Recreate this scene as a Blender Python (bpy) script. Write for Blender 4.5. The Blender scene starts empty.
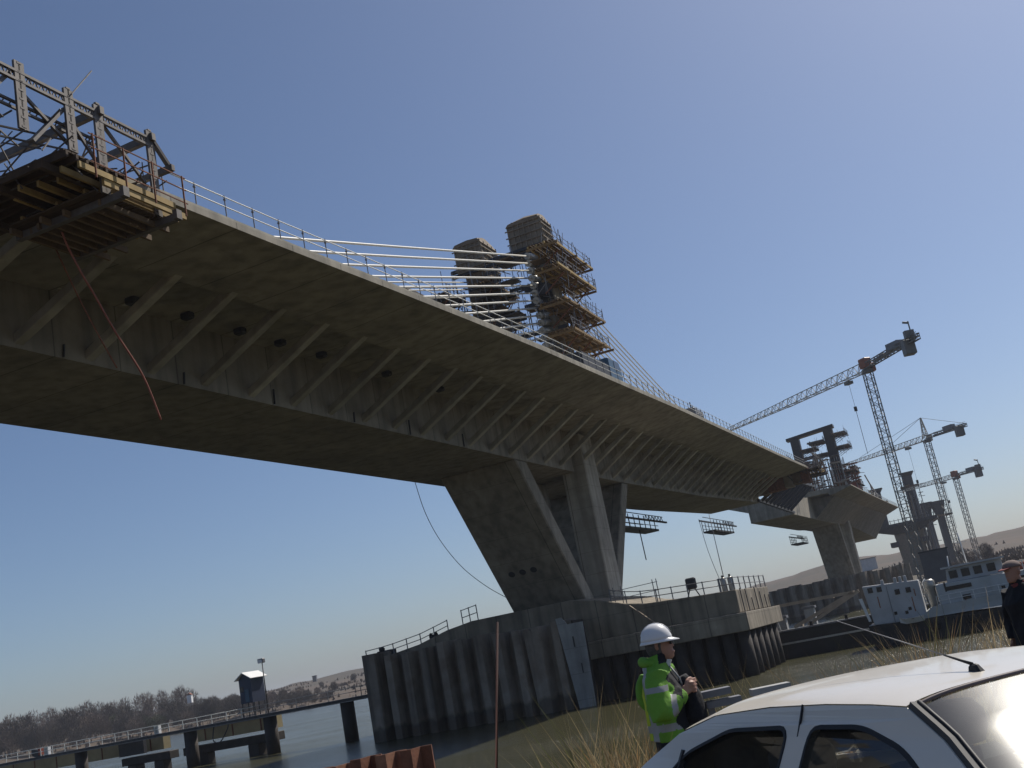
import bpy, bmesh, math, random
from mathutils import Vector, Matrix, noise
from mathutils.geometry import tessellate_polygon
R = math.radians
rnd = random.Random(7)
scene = bpy.context.scene
COL = scene.collection
V = Vector

# ------------------------------------------------------------------ camera
FPX, ROLL, PITCH = 1100.0, R(11.0), math.atan(268 / 1100.0)
_f = V((0, math.cos(PITCH), math.sin(PITCH))); _u = V((0, -math.sin(PITCH), math.cos(PITCH))); _r = V((1, 0, 0))
CR = _r * math.cos(ROLL) - _u * math.sin(ROLL)
CU = _r * math.sin(ROLL) + _u * math.cos(ROLL)
cd = bpy.data.cameras.new('camera'); cam = bpy.data.objects.new('camera', cd); COL.objects.link(cam)
cd.sensor_width = 36; cd.lens = FPX / 1024 * 36; cd.clip_start = 0.05; cd.clip_end = 20000
cam.matrix_world = Matrix(((CR.x, CU.x, -_f.x, 0), (CR.y, CU.y, -_f.y, 0), (CR.z, CU.z, -_f.z, 0), (0, 0, 0, 1)))
scene.camera = cam
# ------------------------------------------------------------------ light
SUN_AZ, SUN_EL = 47.0, 50.0
world = bpy.data.worlds.new('World'); scene.world = world; world.use_nodes = True
nt = world.node_tree; bg = nt.nodes['Background']
sky = nt.nodes.new('ShaderNodeTexSky'); sky.sky_type = 'NISHITA'; sky.sun_disc = False
sky.sun_elevation = R(SUN_EL); sky.sun_rotation = R(SUN_AZ)
sky.altitude = 0; sky.air_density = .8; sky.dust_density = 1.3; sky.ozone_density = 5.0
nt.links.new(sky.outputs[0], bg.inputs[0]); bg.inputs[1].default_value = 0.063
sd = V((math.sin(R(SUN_AZ)) * math.cos(R(SUN_EL)), math.cos(R(SUN_AZ)) * math.cos(R(SUN_EL)), math.sin(R(SUN_EL))))
sl = bpy.data.lights.new('sun', 'SUN'); sl.energy = 3.2; sl.angle = R(0.5); sl.color = (1.0, 0.94, 0.85)
so = bpy.data.objects.new('sun', sl); COL.objects.link(so); so.rotation_euler = sd.to_track_quat('Z', 'Y').to_euler()
so.location = sd * 200
scene.view_settings.view_transform = 'Standard'; scene.view_settings.look = 'None'
scene.view_settings.exposure = 0.5; scene.view_settings.gamma = 1.0

# ------------------------------------------------------------------ materials
def mat(name, col, rough=0.8, metal=0.0, var=0.25, scale=1.0, bump=0.0, col2=None, spec=0.5, bscale=None):
    m = bpy.data.materials.new(name); m.use_nodes = True
    n = m.node_tree.nodes; l = m.node_tree.links; b = n['Principled BSDF']
    b.inputs['Roughness'].default_value = rough; b.inputs['Metallic'].default_value = metal
    b.inputs['Specular IOR Level'].default_value = spec
    tc = n.new('ShaderNodeTexCoord')
    nz = n.new('ShaderNodeTexNoise'); nz.inputs['Scale'].default_value = scale; nz.inputs['Detail'].default_value = 6; nz.inputs['Roughness'].default_value = .65
    l.new(tc.outputs['Object'], nz.inputs['Vector'])
    cr = n.new('ShaderNodeValToRGB'); cr.color_ramp.elements[0].position = .3; cr.color_ramp.elements[1].position = .72
    c2 = col2 or tuple(min(1, c * (1 + var)) for c in col)
    c1 = tuple(c * (1 - var) for c in col)
    cr.color_ramp.elements[0].color = (*c1, 1); cr.color_ramp.elements[1].color = (*c2, 1)
    l.new(nz.outputs['Fac'], cr.inputs[0]); l.new(cr.outputs[0], b.inputs['Base Color'])
    if bump:
        nb = n.new('ShaderNodeTexNoise'); nb.inputs['Scale'].default_value = bscale or scale * 6; nb.inputs['Detail'].default_value = 5
        l.new(tc.outputs['Object'], nb.inputs['Vector'])
        bp = n.new('ShaderNodeBump'); bp.inputs['Strength'].default_value = bump; bp.inputs['Distance'].default_value = 0.05
        l.new(nb.outputs['Fac'], bp.inputs['Height']); l.new(bp.outputs[0], b.inputs['Normal'])
    return m

def concrete(name, col, axis=None, period=4.55, off=0.0, streak=0.35, boards=True, tide=False):
    """cast concrete: blotches, vertical run-off streaks, joint lines every period along axis"""
    m = mat(name, col, .85, 0, .28, .18, .25, bscale=2.5)
    n = m.node_tree.nodes; l = m.node_tree.links; b = n['Principled BSDF']
    src = b.inputs['Base Color'].links[0].from_socket
    tc = n.new('ShaderNodeTexCoord')
    mp = n.new('ShaderNodeMapping'); mp.inputs['Scale'].default_value = (1.1, 1.1, .07); l.new(tc.outputs['Object'], mp.inputs['Vector'])
    nz = n.new('ShaderNodeTexNoise'); nz.inputs['Scale'].default_value = 1.0; nz.inputs['Detail'].default_value = 5; l.new(mp.outputs[0], nz.inputs['Vector'])
    mr = n.new('ShaderNodeMapRange'); mr.inputs['From Min'].default_value = .42; mr.inputs['From Max'].default_value = .68
    mr.inputs['To Min'].default_value = 1; mr.inputs['To Max'].default_value = 1 - streak; l.new(nz.outputs['Fac'], mr.inputs['Value'])
    mx = n.new('ShaderNodeMix'); mx.data_type = 'RGBA'; mx.blend_type = 'MULTIPLY'; mx.inputs[0].default_value = 1
    l.new(src, mx.inputs[6]); l.new(mr.outputs[0], mx.inputs[7]); out = mx.outputs[2]
    fine = n.new('ShaderNodeTexNoise'); fine.inputs['Scale'].default_value = .9; fine.inputs['Detail'].default_value = 8; l.new(tc.outputs['Object'], fine.inputs['Vector'])
    fr = n.new('ShaderNodeMapRange'); fr.inputs['From Min'].default_value = .3; fr.inputs['From Max'].default_value = .7
    fr.inputs['To Min'].default_value = .88; fr.inputs['To Max'].default_value = 1.1; l.new(fine.outputs['Fac'], fr.inputs['Value'])
    m2 = n.new('ShaderNodeMix'); m2.data_type = 'RGBA'; m2.blend_type = 'MULTIPLY'; m2.inputs[0].default_value = 1
    l.new(out, m2.inputs[6]); l.new(fr.outputs[0], m2.inputs[7]); out = m2.outputs[2]
    if axis is not None:
        geo = n.new('ShaderNodeNewGeometry')
        def lines(ax, per, o, w, dark):
            nonlocal out
            d = n.new('ShaderNodeVectorMath'); d.operation = 'DOT_PRODUCT'; d.inputs[1].default_value = ax; l.new(geo.outputs['Position'], d.inputs[0])
            a = n.new('ShaderNodeMath'); a.operation = 'ADD'; a.inputs[1].default_value = o; l.new(d.outputs['Value'], a.inputs[0])
            dv = n.new('ShaderNodeMath'); dv.operation = 'DIVIDE'; dv.inputs[1].default_value = per; l.new(a.outputs[0], dv.inputs[0])
            f = n.new('ShaderNodeMath'); f.operation = 'FRACT'; l.new(dv.outputs[0], f.inputs[0])
            g = n.new('ShaderNodeMath'); g.operation = 'LESS_THAN'; g.inputs[1].default_value = w / per; l.new(f.outputs[0], g.inputs[0])
            q = n.new('ShaderNodeMapRange'); q.inputs['To Min'].default_value = 1; q.inputs['To Max'].default_value = dark; l.new(g.outputs[0], q.inputs['Value'])
            k = n.new('ShaderNodeMix'); k.data_type = 'RGBA'; k.blend_type = 'MULTIPLY'; k.inputs[0].default_value = 1
            l.new(out, k.inputs[6]); l.new(q.outputs[0], k.inputs[7]); out = k.outputs[2]
        lines(axis, period, off, .09, .5)
        if boards: lines((0, 0, 1), 2.4, 0.3, .05, .72)
    oi = n.new('ShaderNodeObjectInfo'); rr_ = n.new('ShaderNodeMapRange'); rr_.inputs['To Min'].default_value = .86; rr_.inputs['To Max'].default_value = 1.16; l.new(oi.outputs['Random'], rr_.inputs['Value'])
    k = n.new('ShaderNodeMix'); k.data_type = 'RGBA'; k.blend_type = 'MULTIPLY'; k.inputs[0].default_value = 1; l.new(out, k.inputs[6]); l.new(rr_.outputs[0], k.inputs[7]); out = k.outputs[2]
    if tide:
        g2 = n.new('ShaderNodeNewGeometry'); sx = n.new('ShaderNodeSeparateXYZ'); l.new(g2.outputs['Position'], sx.inputs[0])
        ad = n.new('ShaderNodeMath'); ad.operation = 'MULTIPLY_ADD'; ad.inputs[1].default_value = 1.6; l.new(nz.outputs['Fac'], ad.inputs[0]); l.new(sx.outputs['Z'], ad.inputs[2])
        t1 = n.new('ShaderNodeMapRange'); t1.inputs['From Min'].default_value = -3.9; t1.inputs['From Max'].default_value = -3.5; t1.inputs['To Min'].default_value = .42; t1.inputs['To Max'].default_value = 1; l.new(ad.outputs[0], t1.inputs['Value'])
        k = n.new('ShaderNodeMix'); k.data_type = 'RGBA'; k.blend_type = 'MULTIPLY'; k.inputs[0].default_value = 1; l.new(out, k.inputs[6]); l.new(t1.outputs[0], k.inputs[7]); out = k.outputs[2]
        ru = n.new('ShaderNodeTexNoise'); ru.inputs['Scale'].default_value = .55; ru.inputs['Detail'].default_value = 7; l.new(tc.outputs['Object'], ru.inputs['Vector'])
        r1 = n.new('ShaderNodeMapRange'); r1.inputs['From Min'].default_value = .5; r1.inputs['From Max'].default_value = .72; r1.inputs['To Max'].default_value = .55; l.new(ru.outputs['Fac'], r1.inputs['Value'])
        k = n.new('ShaderNodeMix'); k.data_type = 'RGBA'; l.new(r1.outputs[0], k.inputs[0]); l.new(out, k.inputs[6]); k.inputs[7].default_value = (.15, .095, .06, 1); out = k.outputs[2]
    l.new(out, b.inputs['Base Color'])
    return m

AZ = R(21.0)
AX = V((math.sin(AZ), math.cos(AZ), 0)); LX = V((math.cos(AZ), -math.sin(AZ), 0)); UZ = V((0, 0, 1))
def P(s, t, z): return AX * s + LX * t + UZ * z
WATER = -5.8

M = {}
M['conc'] = concrete('bridge_concrete', (.30, .27, .215), tuple(AX), 4.55, 0.9, boards=False)
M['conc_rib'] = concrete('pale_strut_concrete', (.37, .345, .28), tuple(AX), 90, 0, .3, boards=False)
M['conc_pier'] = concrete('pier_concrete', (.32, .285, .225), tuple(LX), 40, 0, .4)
M['conc_far'] = concrete('dark_haunch_concrete', (.19, .175, .145), tuple(AX), 6, 0, .4)  # darker concrete tone used for the far haunch
M['conc_up'] = concrete('pale_sidelit_concrete', (.44, .40, .325), tuple(LX), 40, 0, .4)  # pale upright concrete, raised further for the side light put into its colour
M['conc_cap'] = concrete('cap_concrete', (.31, .265, .20), tuple(LX), 3.6, 0, .45)
M['conc_light'] = concrete('pale_concrete', (.40, .40, .39), tuple(LX), 9, 0, .3)
M['sheet'] = concrete('weathered_sheet_pile', (.28, .235, .19), None, streak=.5, tide=True)
M['pile'] = mat('dark_rusty_pile', (.045, .037, .032), .8, 0, .35, .8, .2)
M['steel'] = mat('grey_painted_steel', (.20, .20, .21), .55, .3, .25, 2)
M['steel_lt'] = mat('galvanised_steel', (.42, .41, .38), .45, .5, .2, 2)
M['dark'] = mat('dark_steel', (.045, .045, .05), .6, .2, .3, 2)
M['rail'] = mat('white_rail_tube', (.62, .62, .58), .45, .2, .1, 2)
M['cable'] = mat('white_cable_sheath', (.58, .56, .50), .45, 0, .06, 1)
M['timber'] = mat('yellow_formwork_timber', (.36, .25, .095), .8, 0, .25, 1.5)
M['timberdk'] = mat('brown_formwork_timber', (.22, .14, .06), .85, 0, .35, 1.5)
M['plank'] = mat('brown_plank', (.15, .10, .055), .85, 0, .35, 1.5)
M['plankdk'] = mat('dark_plank', (.07, .045, .028), .9, 0, .35, 1.5)  # darker plank tone for the traveller platforms
M['trav'] = mat('dark_rusty_frame_steel', (.13, .115, .105), .65, .2, .35, 2)
M['form'] = mat('formwork_panel', (.25, .21, .16), .8, 0, .3, .6)
M['rust'] = mat('rusty_steel', (.19, .075, .04), .85, .1, .4, 3, .2)
M['rustlite'] = mat('rusty_edge', (.30, .14, .08), .85, .1, .3, 6, .2)
M['redhose'] = mat('red_hose', (.26, .075, .045), .6, 0, .15, 2)
M['redhosedk'] = mat('dull_red_rod', (.06, .026, .02), .8, 0, .4, 6)
M['red'] = mat('red_oxide_netting', (.22, .06, .04), .85, 0, .3, 1)
M['blue'] = mat('blue_paint', (.035, .085, .14), .4, 0, .15, 1)
M['dkblue'] = mat('dark_blue_paint', (.03, .04, .075), .5, 0, .2, 1)
M['white'] = mat('white_paint', (.75, .75, .73), .5, 0, .06, 1)
M['yellowgirder'] = mat('tan_girder_paint', (.33, .27, .15), .8, 0, .25, .35)
M['crane'] = mat('crane_mast_paint', (.17, .165, .155), .55, .2, .2, 1)
M['craneylw'] = mat('crane_jib_paint', (.44, .42, .36), .55, .1, .15, 1)
M['craneorg'] = mat('crane_cab_paint', (.30, .10, .05), .5, 0, .15, 1)
M['glassdk'] = mat('dark_window', (.015, .02, .025), .12, 0, .1, 1)
M['shipgrey'] = mat('ship_grey_paint', (.47, .47, .47), .55, 0, .18, .5)
M['rubberdk'] = mat('black_tyre', (.015, .015, .015), .85, 0, .2, 2)
M['dkgrey'] = mat('dark_grey_wall', (.10, .10, .11), .7, 0, .2, .5)
M['shipblue'] = mat('ship_pale_blue_paint', (.46, .48, .48), .5, 0, .15, .5)
M['hull'] = mat('dark_hull_paint', (.028, .028, .032), .5, 0, .35, .4)
M['deckbrown'] = mat('brown_girder', (.22, .17, .12), .8, 0, .2, 1)
M['bark'] = mat('bark', (.075, .06, .05), .95, 0, .3, 1)
M['twig'] = mat('bare_twigs', (.15, .112, .09), .95, 0, .3, .4)
M['twigdk'] = mat('dark_twigs', (.095, .076, .064), .95, 0, .3, .4)
M['twiggreen'] = mat('olive_twigs', (.085, .09, .045), .95, 0, .3, .4)

# ------------------------------------------------------------------ mesh builder
ORG = {}
class MB:
    def __init__(s): s.bm = bmesh.new()
    def hexa(s, p, mi=0):
        v = [s.bm.verts.new(q) for q in p]
        for f in ((0, 3, 2, 1), (4, 5, 6, 7), (0, 1, 5, 4), (1, 2, 6, 5), (2, 3, 7, 6), (3, 0, 4, 7)):
            s.bm.faces.new([v[i] for i in f]).material_index = mi
        return s
    def box(s, c, sx, sy, sz, ex=V((1, 0, 0)), ey=V((0, 1, 0)), ez=UZ, mi=0):
        """box centred at c, sizes along the axes ex ey ez"""
        a, b, d = ex * sx / 2, ey * sy / 2, ez * sz / 2
        return s.hexa([c - a - b - d, c + a - b - d, c + a + b - d, c - a + b - d, c - a - b + d, c + a - b + d, c + a + b + d, c - a + b + d], mi)
    def sbox(s, s0, s1, t0, t1, z0, z1, mi=0):
        return s.hexa([P(s0, t0, z0), P(s0, t1, z0), P(s1, t1, z0), P(s1, t0, z0), P(s0, t0, z1), P(s0, t1, z1), P(s1, t1, z1), P(s1, t0, z1)], mi)
    def bar(s, p, q, w, h=None, up=UZ, mi=0):
        h = h or w; p = V(p); q = V(q); d = q - p
        if d.length < 1e-5: return s
        ez = d.normalized(); ex = ez.cross(up)
        if ex.length < 1e-3: ex = ez.cross(V((1, 0, 0)))
        ex.normalize(); ey = ex.cross(ez)
        return s.box((p + q) / 2, w, h, d.length, ex, ey, ez, mi)
    def tube(s, pts, r, n=6, r2=None, cap=True, mi=0, smooth=True):
        pts = [V(p) for p in pts]; rings = []
        for i, p in enumerate(pts):
            d = (pts[min(i + 1, len(pts) - 1)] - pts[max(i - 1, 0)]).normalized()
            ex = d.cross(UZ)
            if ex.length < 1e-2: ex = d.cross(V((1, 0, 0)))
            ex.normalize(); ey = d.cross(ex)
            rr = r if r2 is None else r + (r2 - r) * i / (len(pts) - 1)
            rings.append([s.bm.verts.new(p + ex * rr * math.cos(2 * math.pi * k / n) + ey * rr * math.sin(2 * math.pi * k / n)) for k in range(n)])
        for a, b in zip(rings, rings[1:]):
            for k in range(n):
                f = s.bm.faces.new((a[k], a[(k + 1) % n], b[(k + 1) % n], b[k])); f.smooth = smooth; f.material_index = mi
        if cap:
            s.bm.faces.new(rings[0][::-1]).material_index = mi; s.bm.faces.new(rings[-1]).material_index = mi
        return s
    def prism(s, poly, vec, mi=0):
        a = [s.bm.verts.new(p) for p in poly]; b = [s.bm.verts.new(V(p) + vec) for p in poly]; n = len(a)
        s.bm.faces.new(a[::-1]).material_index = mi; s.bm.faces.new(b).material_index = mi
        for i in range(n): s.bm.faces.new((a[i], a[(i + 1) % n], b[(i + 1) % n], b[i])).material_index = mi
        return s
    def loft(s, secs, closed=True, cap=True, smooth=False, mi=0):
        rs = [[s.bm.verts.new(p) for p in sec] for sec in secs]; n = len(rs[0])
        for a, b in zip(rs, rs[1:]):
            for k in range(n if closed else n - 1):
                f = s.bm.faces.new((a[k], a[(k + 1) % n], b[(k + 1) % n], b[k])); f.smooth = smooth; f.material_index = mi
        if closed and cap:
            s.bm.faces.new(rs[0][::-1]).material_index = mi; s.bm.faces.new(rs[-1]).material_index = mi
        return s
    def face(s, pts, mi=0):
        f = s.bm.faces.new([s.bm.verts.new(p) for p in pts]); f.material_index = mi; return f
    def lathe(s, c, prof, n=16, ez=UZ, ex=V((1, 0, 0)), mi=0):
        ey = ez.cross(ex)
        secs = [[c + ez * z + (ex * math.cos(2 * math.pi * k / n) + ey * math.sin(2 * math.pi * k / n)) * r for k in range(n)] for r, z in prof]
        return s.loft(secs, True, True, True, mi)
    def build(s, name, mats, parent=None, smooth=False, bevel=0, fixn=True):
        if not isinstance(mats, (list, tuple)): mats = [mats]
        if fixn: bmesh.ops.recalc_face_normals(s.bm, faces=s.bm.faces)
        if smooth:
            for f in s.bm.faces: f.smooth = True
        if parent is None:
            vs = s.bm.verts; xs = [v.co.x for v in vs]; ys = [v.co.y for v in vs]; zs = [v.co.z for v in vs]
            org = V(((min(xs) + max(xs)) / 2, (min(ys) + max(ys)) / 2, min(zs)))
        else: org = ORG[parent.name]
        for v in s.bm.verts: v.co -= org
        me = bpy.data.meshes.new(name); s.bm.to_mesh(me); s.bm.free()
        for m in mats: me.materials.append(m)
        o = bpy.data.objects.new(name, me); COL.objects.link(o); ORG[o.name] = org
        if parent is None: o.location = org
        else: o.parent = parent
        if bevel:
            b = o.modifiers.new('bevel', 'BEVEL'); b.width = bevel; b.segments = 1; b.limit_method = 'ANGLE'
        return o
def tag(o, label, cat, group=None, kind=None):
    if label: o['label'] = label
    if cat: o['category'] = cat
    if group: o['group'] = group
    if kind: o['kind'] = kind
    return o
def thing(name, label, cat, loc, group=None):
    o = bpy.data.objects.new(name, None); COL.objects.link(o); o.location = loc; o.empty_display_size = .3
    ORG[o.name] = V(loc); return tag(o, label, cat, group)
def dup(root, dloc, label=None, rotz=0, scale=1):
    def cp(o, par):
        c = o.copy(); COL.objects.link(c)
        if par: c.parent = par
        for ch in o.children: cp(ch, c)
        return c
    r = cp(root, None); r.location = root.location + V(dloc); r.rotation_euler = (0, 0, rotz); r.scale = (scale,) * 3
    if label: r['label'] = label
    return r
def interp(tab, x):
    if x <= tab[0][0]: return tab[0][1]
    for (a, b), (c, d) in zip(tab, tab[1:]):
        if x <= c: return b + (d - b) * (x - a) / (c - a)
    return tab[-1][1]
def PD(x, y, d):
    """the point seen towards (x, y) at horizontal distance d"""
    w = CR * (x - 512) + CU * (384 - y) + _f * FPX
    return w * (d / math.hypot(w.x, w.y))
def PZ(x, y, z):
    w = CR * (x - 512) + CU * (384 - y) + _f * FPX
    return w * (z / w.z)
def sstep(a, b, x):
    t = min(1, max(0, (x - a) / (b - a))); return t * t * (3 - 2 * t)
ORD = ['topmost', 'second from the top', 'third from the top', 'fourth from the top', 'fifth from the top', 'sixth from the top', 'seventh from the top',
       'eighth from the top', 'ninth from the top', 'tenth from the top', 'eleventh from the top', 'lowest']

# ------------------------------------------------------------------ ground and water
RIDGE = [(-180, .3), (-40, .5), (-26, .55), (-20, .6), (-14, .62), (-10, .78), (-3, .8), (4, .9), (9, 1.1), (12, 1.25), (15, 1.55), (17, 1.3), (20, 1.3), (23, 1.35), (25, 1.75), (28, 2.0), (34, 1.6), (60, .6), (180, .3)]
SHORE = [(-180, 700), (-30, 560), (-12, 640), (0, 800), (8, 760), (13, 620), (17, 420), (24, 330), (40, 300), (180, 500)]
def ground_h(x, y):
    r = math.hypot(x, y); az = math.degrees(math.atan2(x, y))
    u = x * math.sin(R(15)) + y * math.cos(R(15))
    n1 = noise.noise((x * .25, y * .25, 1)) * .12 + noise.noise((x * .9, y * .9, 3)) * .05
    near = -1.75 + n1 * sstep(4, 9, r) - 6.2 * sstep(9.0 + 8 * sstep(15, 20, az), 27 + 8 * sstep(15, 20, az), u)
    sh = interp(SHORE, az) + 30 * noise.noise((az * .13, 0, 5))
    if r < 60 or u < 5: return near
    far = -8 + 7.5 * sstep(sh, sh + 60, r)
    rid = r * math.tan(R(interp(RIDGE, az))) * (1 + .10 * noise.noise((az * .35, 2, 0)) + .05 * noise.noise((az * 1.3, 7, 0)))
    k = sstep(sh + 30, max(1250, sh + 500), r)
    bumps = (noise.noise((x * .01, y * .01, 0)) * 3 + noise.noise((x * .035, y * .035, 4)) * 1.2) * sstep(sh + 60, sh + 200, r)
    h = far + max(0, min(rid, 1350 * math.tan(R(interp(RIDGE, az))) * 1.1) + 0.5) * k + bumps
    if r > 1500: h *= max(.2, 1 - (r - 1500) / 3000)
    e_ = sstep(36, 44, abs(az)); h = h * (1 - e_) + near * e_
    return max(h, near) if r > 80 else near
radii = []
r = .6
while r < 7500:
    radii.append(r); r += max(.35, r * (.03 if r < 60 else .045))
azs = [-180 + 2.5 * i for i in range(58)] + [-36 + .4 * i for i in range(190)] + [40 + 2.5 * i for i in range(56)]
azs = sorted(set(round(a, 3) for a in azs if -180 <= a < 180))
bm = bmesh.new(); c0 = bm.verts.new((0, 0, -1.75)); prev = None
for r in radii:
    ring = []
    for a in azs:
        x, y = r * math.sin(R(a)), r * math.cos(R(a)); ring.append(bm.verts.new((x, y, ground_h(x, y))))
    n = len(ring)
    for i in range(n):
        if prev is None: bm.faces.new((c0, ring[(i + 1) % n], ring[i]))
        else: bm.faces.new((prev[i], prev[(i + 1) % n], ring[(i + 1) % n], ring[i]))
    prev = ring
bmesh.ops.recalc_face_normals(bm, faces=bm.faces)
for f in bm.faces: f.smooth = True
if bm.faces[0].normal.z < 0: bmesh.ops.reverse_faces(bm, faces=bm.faces)
me = bpy.data.meshes.new('ground'); bm.to_mesh(me); bm.free()
gm = mat('dry_ground', (.075, .06, .04), .95, 0, .35, .02, .4, col2=(.105, .078, .055), bscale=1.2)
n = gm.node_tree.nodes; l = gm.node_tree.links; b = n['Principled BSDF']; src = b.inputs['Base Color'].links[0].from_socket
tc = n.new('ShaderNodeTexCoord'); nz = n.new('ShaderNodeTexNoise'); nz.inputs['Scale'].default_value = .006; nz.inputs['Detail'].default_value = 10; nz.inputs['Roughness'].default_value = .7
l.new(tc.outputs['Object'], nz.inputs['Vector']); cr = n.new('ShaderNodeValToRGB')
cr.color_ramp.elements[0].position = .42; cr.color_ramp.elements[1].position = .6
cr.color_ramp.elements[0].color = (.04, .036, .022, 1); cr.color_ramp.elements[1].color = (.10, .067, .045, 1); l.new(nz.outputs['Fac'], cr.inputs[0])
mx = n.new('ShaderNodeMix'); mx.data_type = 'RGBA'; mx.inputs[0].default_value = .6; l.new(src, mx.inputs[6]); l.new(cr.outputs[0], mx.inputs[7]); l.new(mx.outputs[2], b.inputs['Base Color'])
me.materials.append(gm)
o = bpy.data.objects.new('ground', me); COL.objects.link(o); o['kind'] = 'structure'

wm = bpy.data.materials.new('river_water'); wm.use_nodes = True; n = wm.node_tree.nodes; l = wm.node_tree.links; b = n['Principled BSDF']
b.inputs['Base Color'].default_value = (.052, .050, .026, 1); b.inputs['Specular IOR Level'].default_value = .26; b.inputs['Roughness'].default_value = .18; b.inputs['IOR'].default_value = 1.33
tc = n.new('ShaderNodeTexCoord'); mp = n.new('ShaderNodeMapping'); mp.inputs['Rotation'].default_value = (0, 0, R(-12)); mp.inputs['Scale'].default_value = (.55, 1.5, 1)
l.new(tc.outputs['Object'], mp.inputs['Vector'])
n1 = n.new('ShaderNodeTexNoise'); n1.inputs['Scale'].default_value = 1.1; n1.inputs['Detail'].default_value = 6; n1.inputs['Roughness'].default_value = .6; l.new(mp.outputs[0], n1.inputs['Vector'])
n2 = n.new('ShaderNodeTexNoise'); n2.inputs['Scale'].default_value = .05; n2.inputs['Detail'].default_value = 3; l.new(mp.outputs[0], n2.inputs['Vector'])
mr = n.new('ShaderNodeMapRange'); mr.inputs['From Min'].default_value = .35; mr.inputs['From Max'].default_value = .65; mr.inputs['To Min'].default_value = .25; mr.inputs['To Max'].default_value = 1; l.new(n2.outputs['Fac'], mr.inputs['Value'])
bp = n.new('ShaderNodeBump'); bp.inputs['Distance'].default_value = .5; l.new(n1.outputs['Fac'], bp.inputs['Height']); l.new(mr.outputs[0], bp.inputs['Strength']); l.new(bp.outputs[0], b.inputs['Normal'])
bm = bmesh.new(); rim = [bm.verts.new((7000 * math.sin(2 * math.pi * i / 64), 7000 * math.cos(2 * math.pi * i / 64), WATER)) for i in range(64)]
bm.faces.new(rim[::-1]); me = bpy.data.meshes.new('river_water'); bm.to_mesh(me); bm.free(); me.materials.append(wm)
if me.polygons[0].normal.z < 0: me.flip_normals()
o = bpy.data.objects.new('river_water', me); COL.objects.link(o); o['kind'] = 'structure'

# ------------------------------------------------------------------ the bridge deck
TC = -44.0; TN = -38.8; TF = -49.2; TE = -27.3
ZB = [(0, 18.3), (130, 18.3), (150, 18.6), (174, 19.0), (200, 19.8), (227, 20.6), (268, 19.95), (340, 20.3), (360, 20.9), (395, 20.9), (476, 18.6)]
def zb(s): return interp(ZB, s)
ZE = [(0, 20.3), (22, 20.9), (36, 21.45), (44, 21.7), (53.5, 22.1), (66, 22.55), (80, 22.95), (97, 23.25), (123, 23.75), (156, 24.1), (190, 24.5), (224, 25.05), (300, 26.8), (337, 27.1), (430, 28.4), (480, 29.2)]
ZI = [(0, 19.85), (20, 20.4), (36, 20.95), (46, 21.4), (69, 21.72), (86, 21.95), (97, 22.1), (115, 22.3), (152, 22.85), (184, 23.35), (235, 24.3), (300, 25.2), (480, 27.0)]
def ze(s): return interp(ZE, s)
def zi(s): return interp(ZI, s)
deck = thing('bridge_deck', 'long grey concrete box girder bridge deck with ribbed overhangs crossing the picture', 'bridge deck', P(117, TC, 18.3))
for a0, a1 in ((2, 226.5), (268, 476)):
    secs = []; kn = int((a1 - a0) / 4.5)
    for k in range(kn + 1):
        s = a0 + (a1 - a0) * k / kn; zt = zi(s) + (.62 if a0 < 100 or s > 299 else .3)
        secs.append([P(s, TN, zb(s)), P(s, TN, zt), P(s, TF, zt), P(s, TF, zb(s))])
    MB().loft(secs).build('box_girder', M['conc'], deck)
def wing(s0, s1, name):
    """road slab with its tapering overhangs between two stations"""
    secs = []; k = max(2, int((s1 - s0) / 4))
    for i in range(k + 1):
        s = s0 + (s1 - s0) * i / k; e = ze(s); q = zi(s); m = 2 * TC
        half = [(TE, e), (TE, e - .33), (-32.2, q), (-33.2, q), (-33.5, q + .62)]
        far = [(m - t, z + .9 * (t - TC - 10) / 6) for t, z in half][::-1]
        secs.append([P(s, t, z) for t, z in half + far])
    return MB().loft(secs).build(name, M['conc'], deck)
wing(30.4, 222, 'road_slab')
wing(300, 474, 'road_slab')
for k in range(-2, 62):
    s = 37.9 + 4.55 * k
    if s > 224: break
    b_ = MB()
    z0 = zb(s) + .15; z1 = zi(s) + .02; p = P(s, TN - .15, z0); q = P(s, -32.6, z1)
    w = .29; d = .5
    up = V((0, 0, 1))
    b_.hexa([p - AX * w, q - AX * w, q + AX * w, p + AX * w, p - AX * w + up * d, q - AX * w + up * d, q + AX * w + up * d, p + AX * w + up * d])
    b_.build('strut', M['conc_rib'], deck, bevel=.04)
for k in (0, 1, 2, 3, 4, 6, 8):      # dark stay anchor recesses on the soffit beside the web
    s = 44.5 + 4.55 * k + rnd.uniform(-.3, .3)
    MB().sbox(s - .28, s + .28, -37.7, -37.0, zi(s) + .25, zi(s) + .68).build('anchor_block', M['dark'], deck, bevel=.1)
for k in range(0, 12, 2):
    s = 40.6 + 4.55 * k + rnd.uniform(-.5, .5)
    MB().bar(P(s, TN + .04, zb(s) + .05), P(s + .1, TN + .04, zb(s) + rnd.uniform(.7, 1.6)), .16, .05).build('drain_pipe', M['dark'], deck)
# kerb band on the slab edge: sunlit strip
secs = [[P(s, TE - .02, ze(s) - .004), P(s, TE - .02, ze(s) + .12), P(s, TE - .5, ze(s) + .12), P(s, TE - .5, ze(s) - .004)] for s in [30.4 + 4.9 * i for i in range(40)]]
MB().loft(secs).build('edge_kerb', M['conc_rib'], deck)
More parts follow.
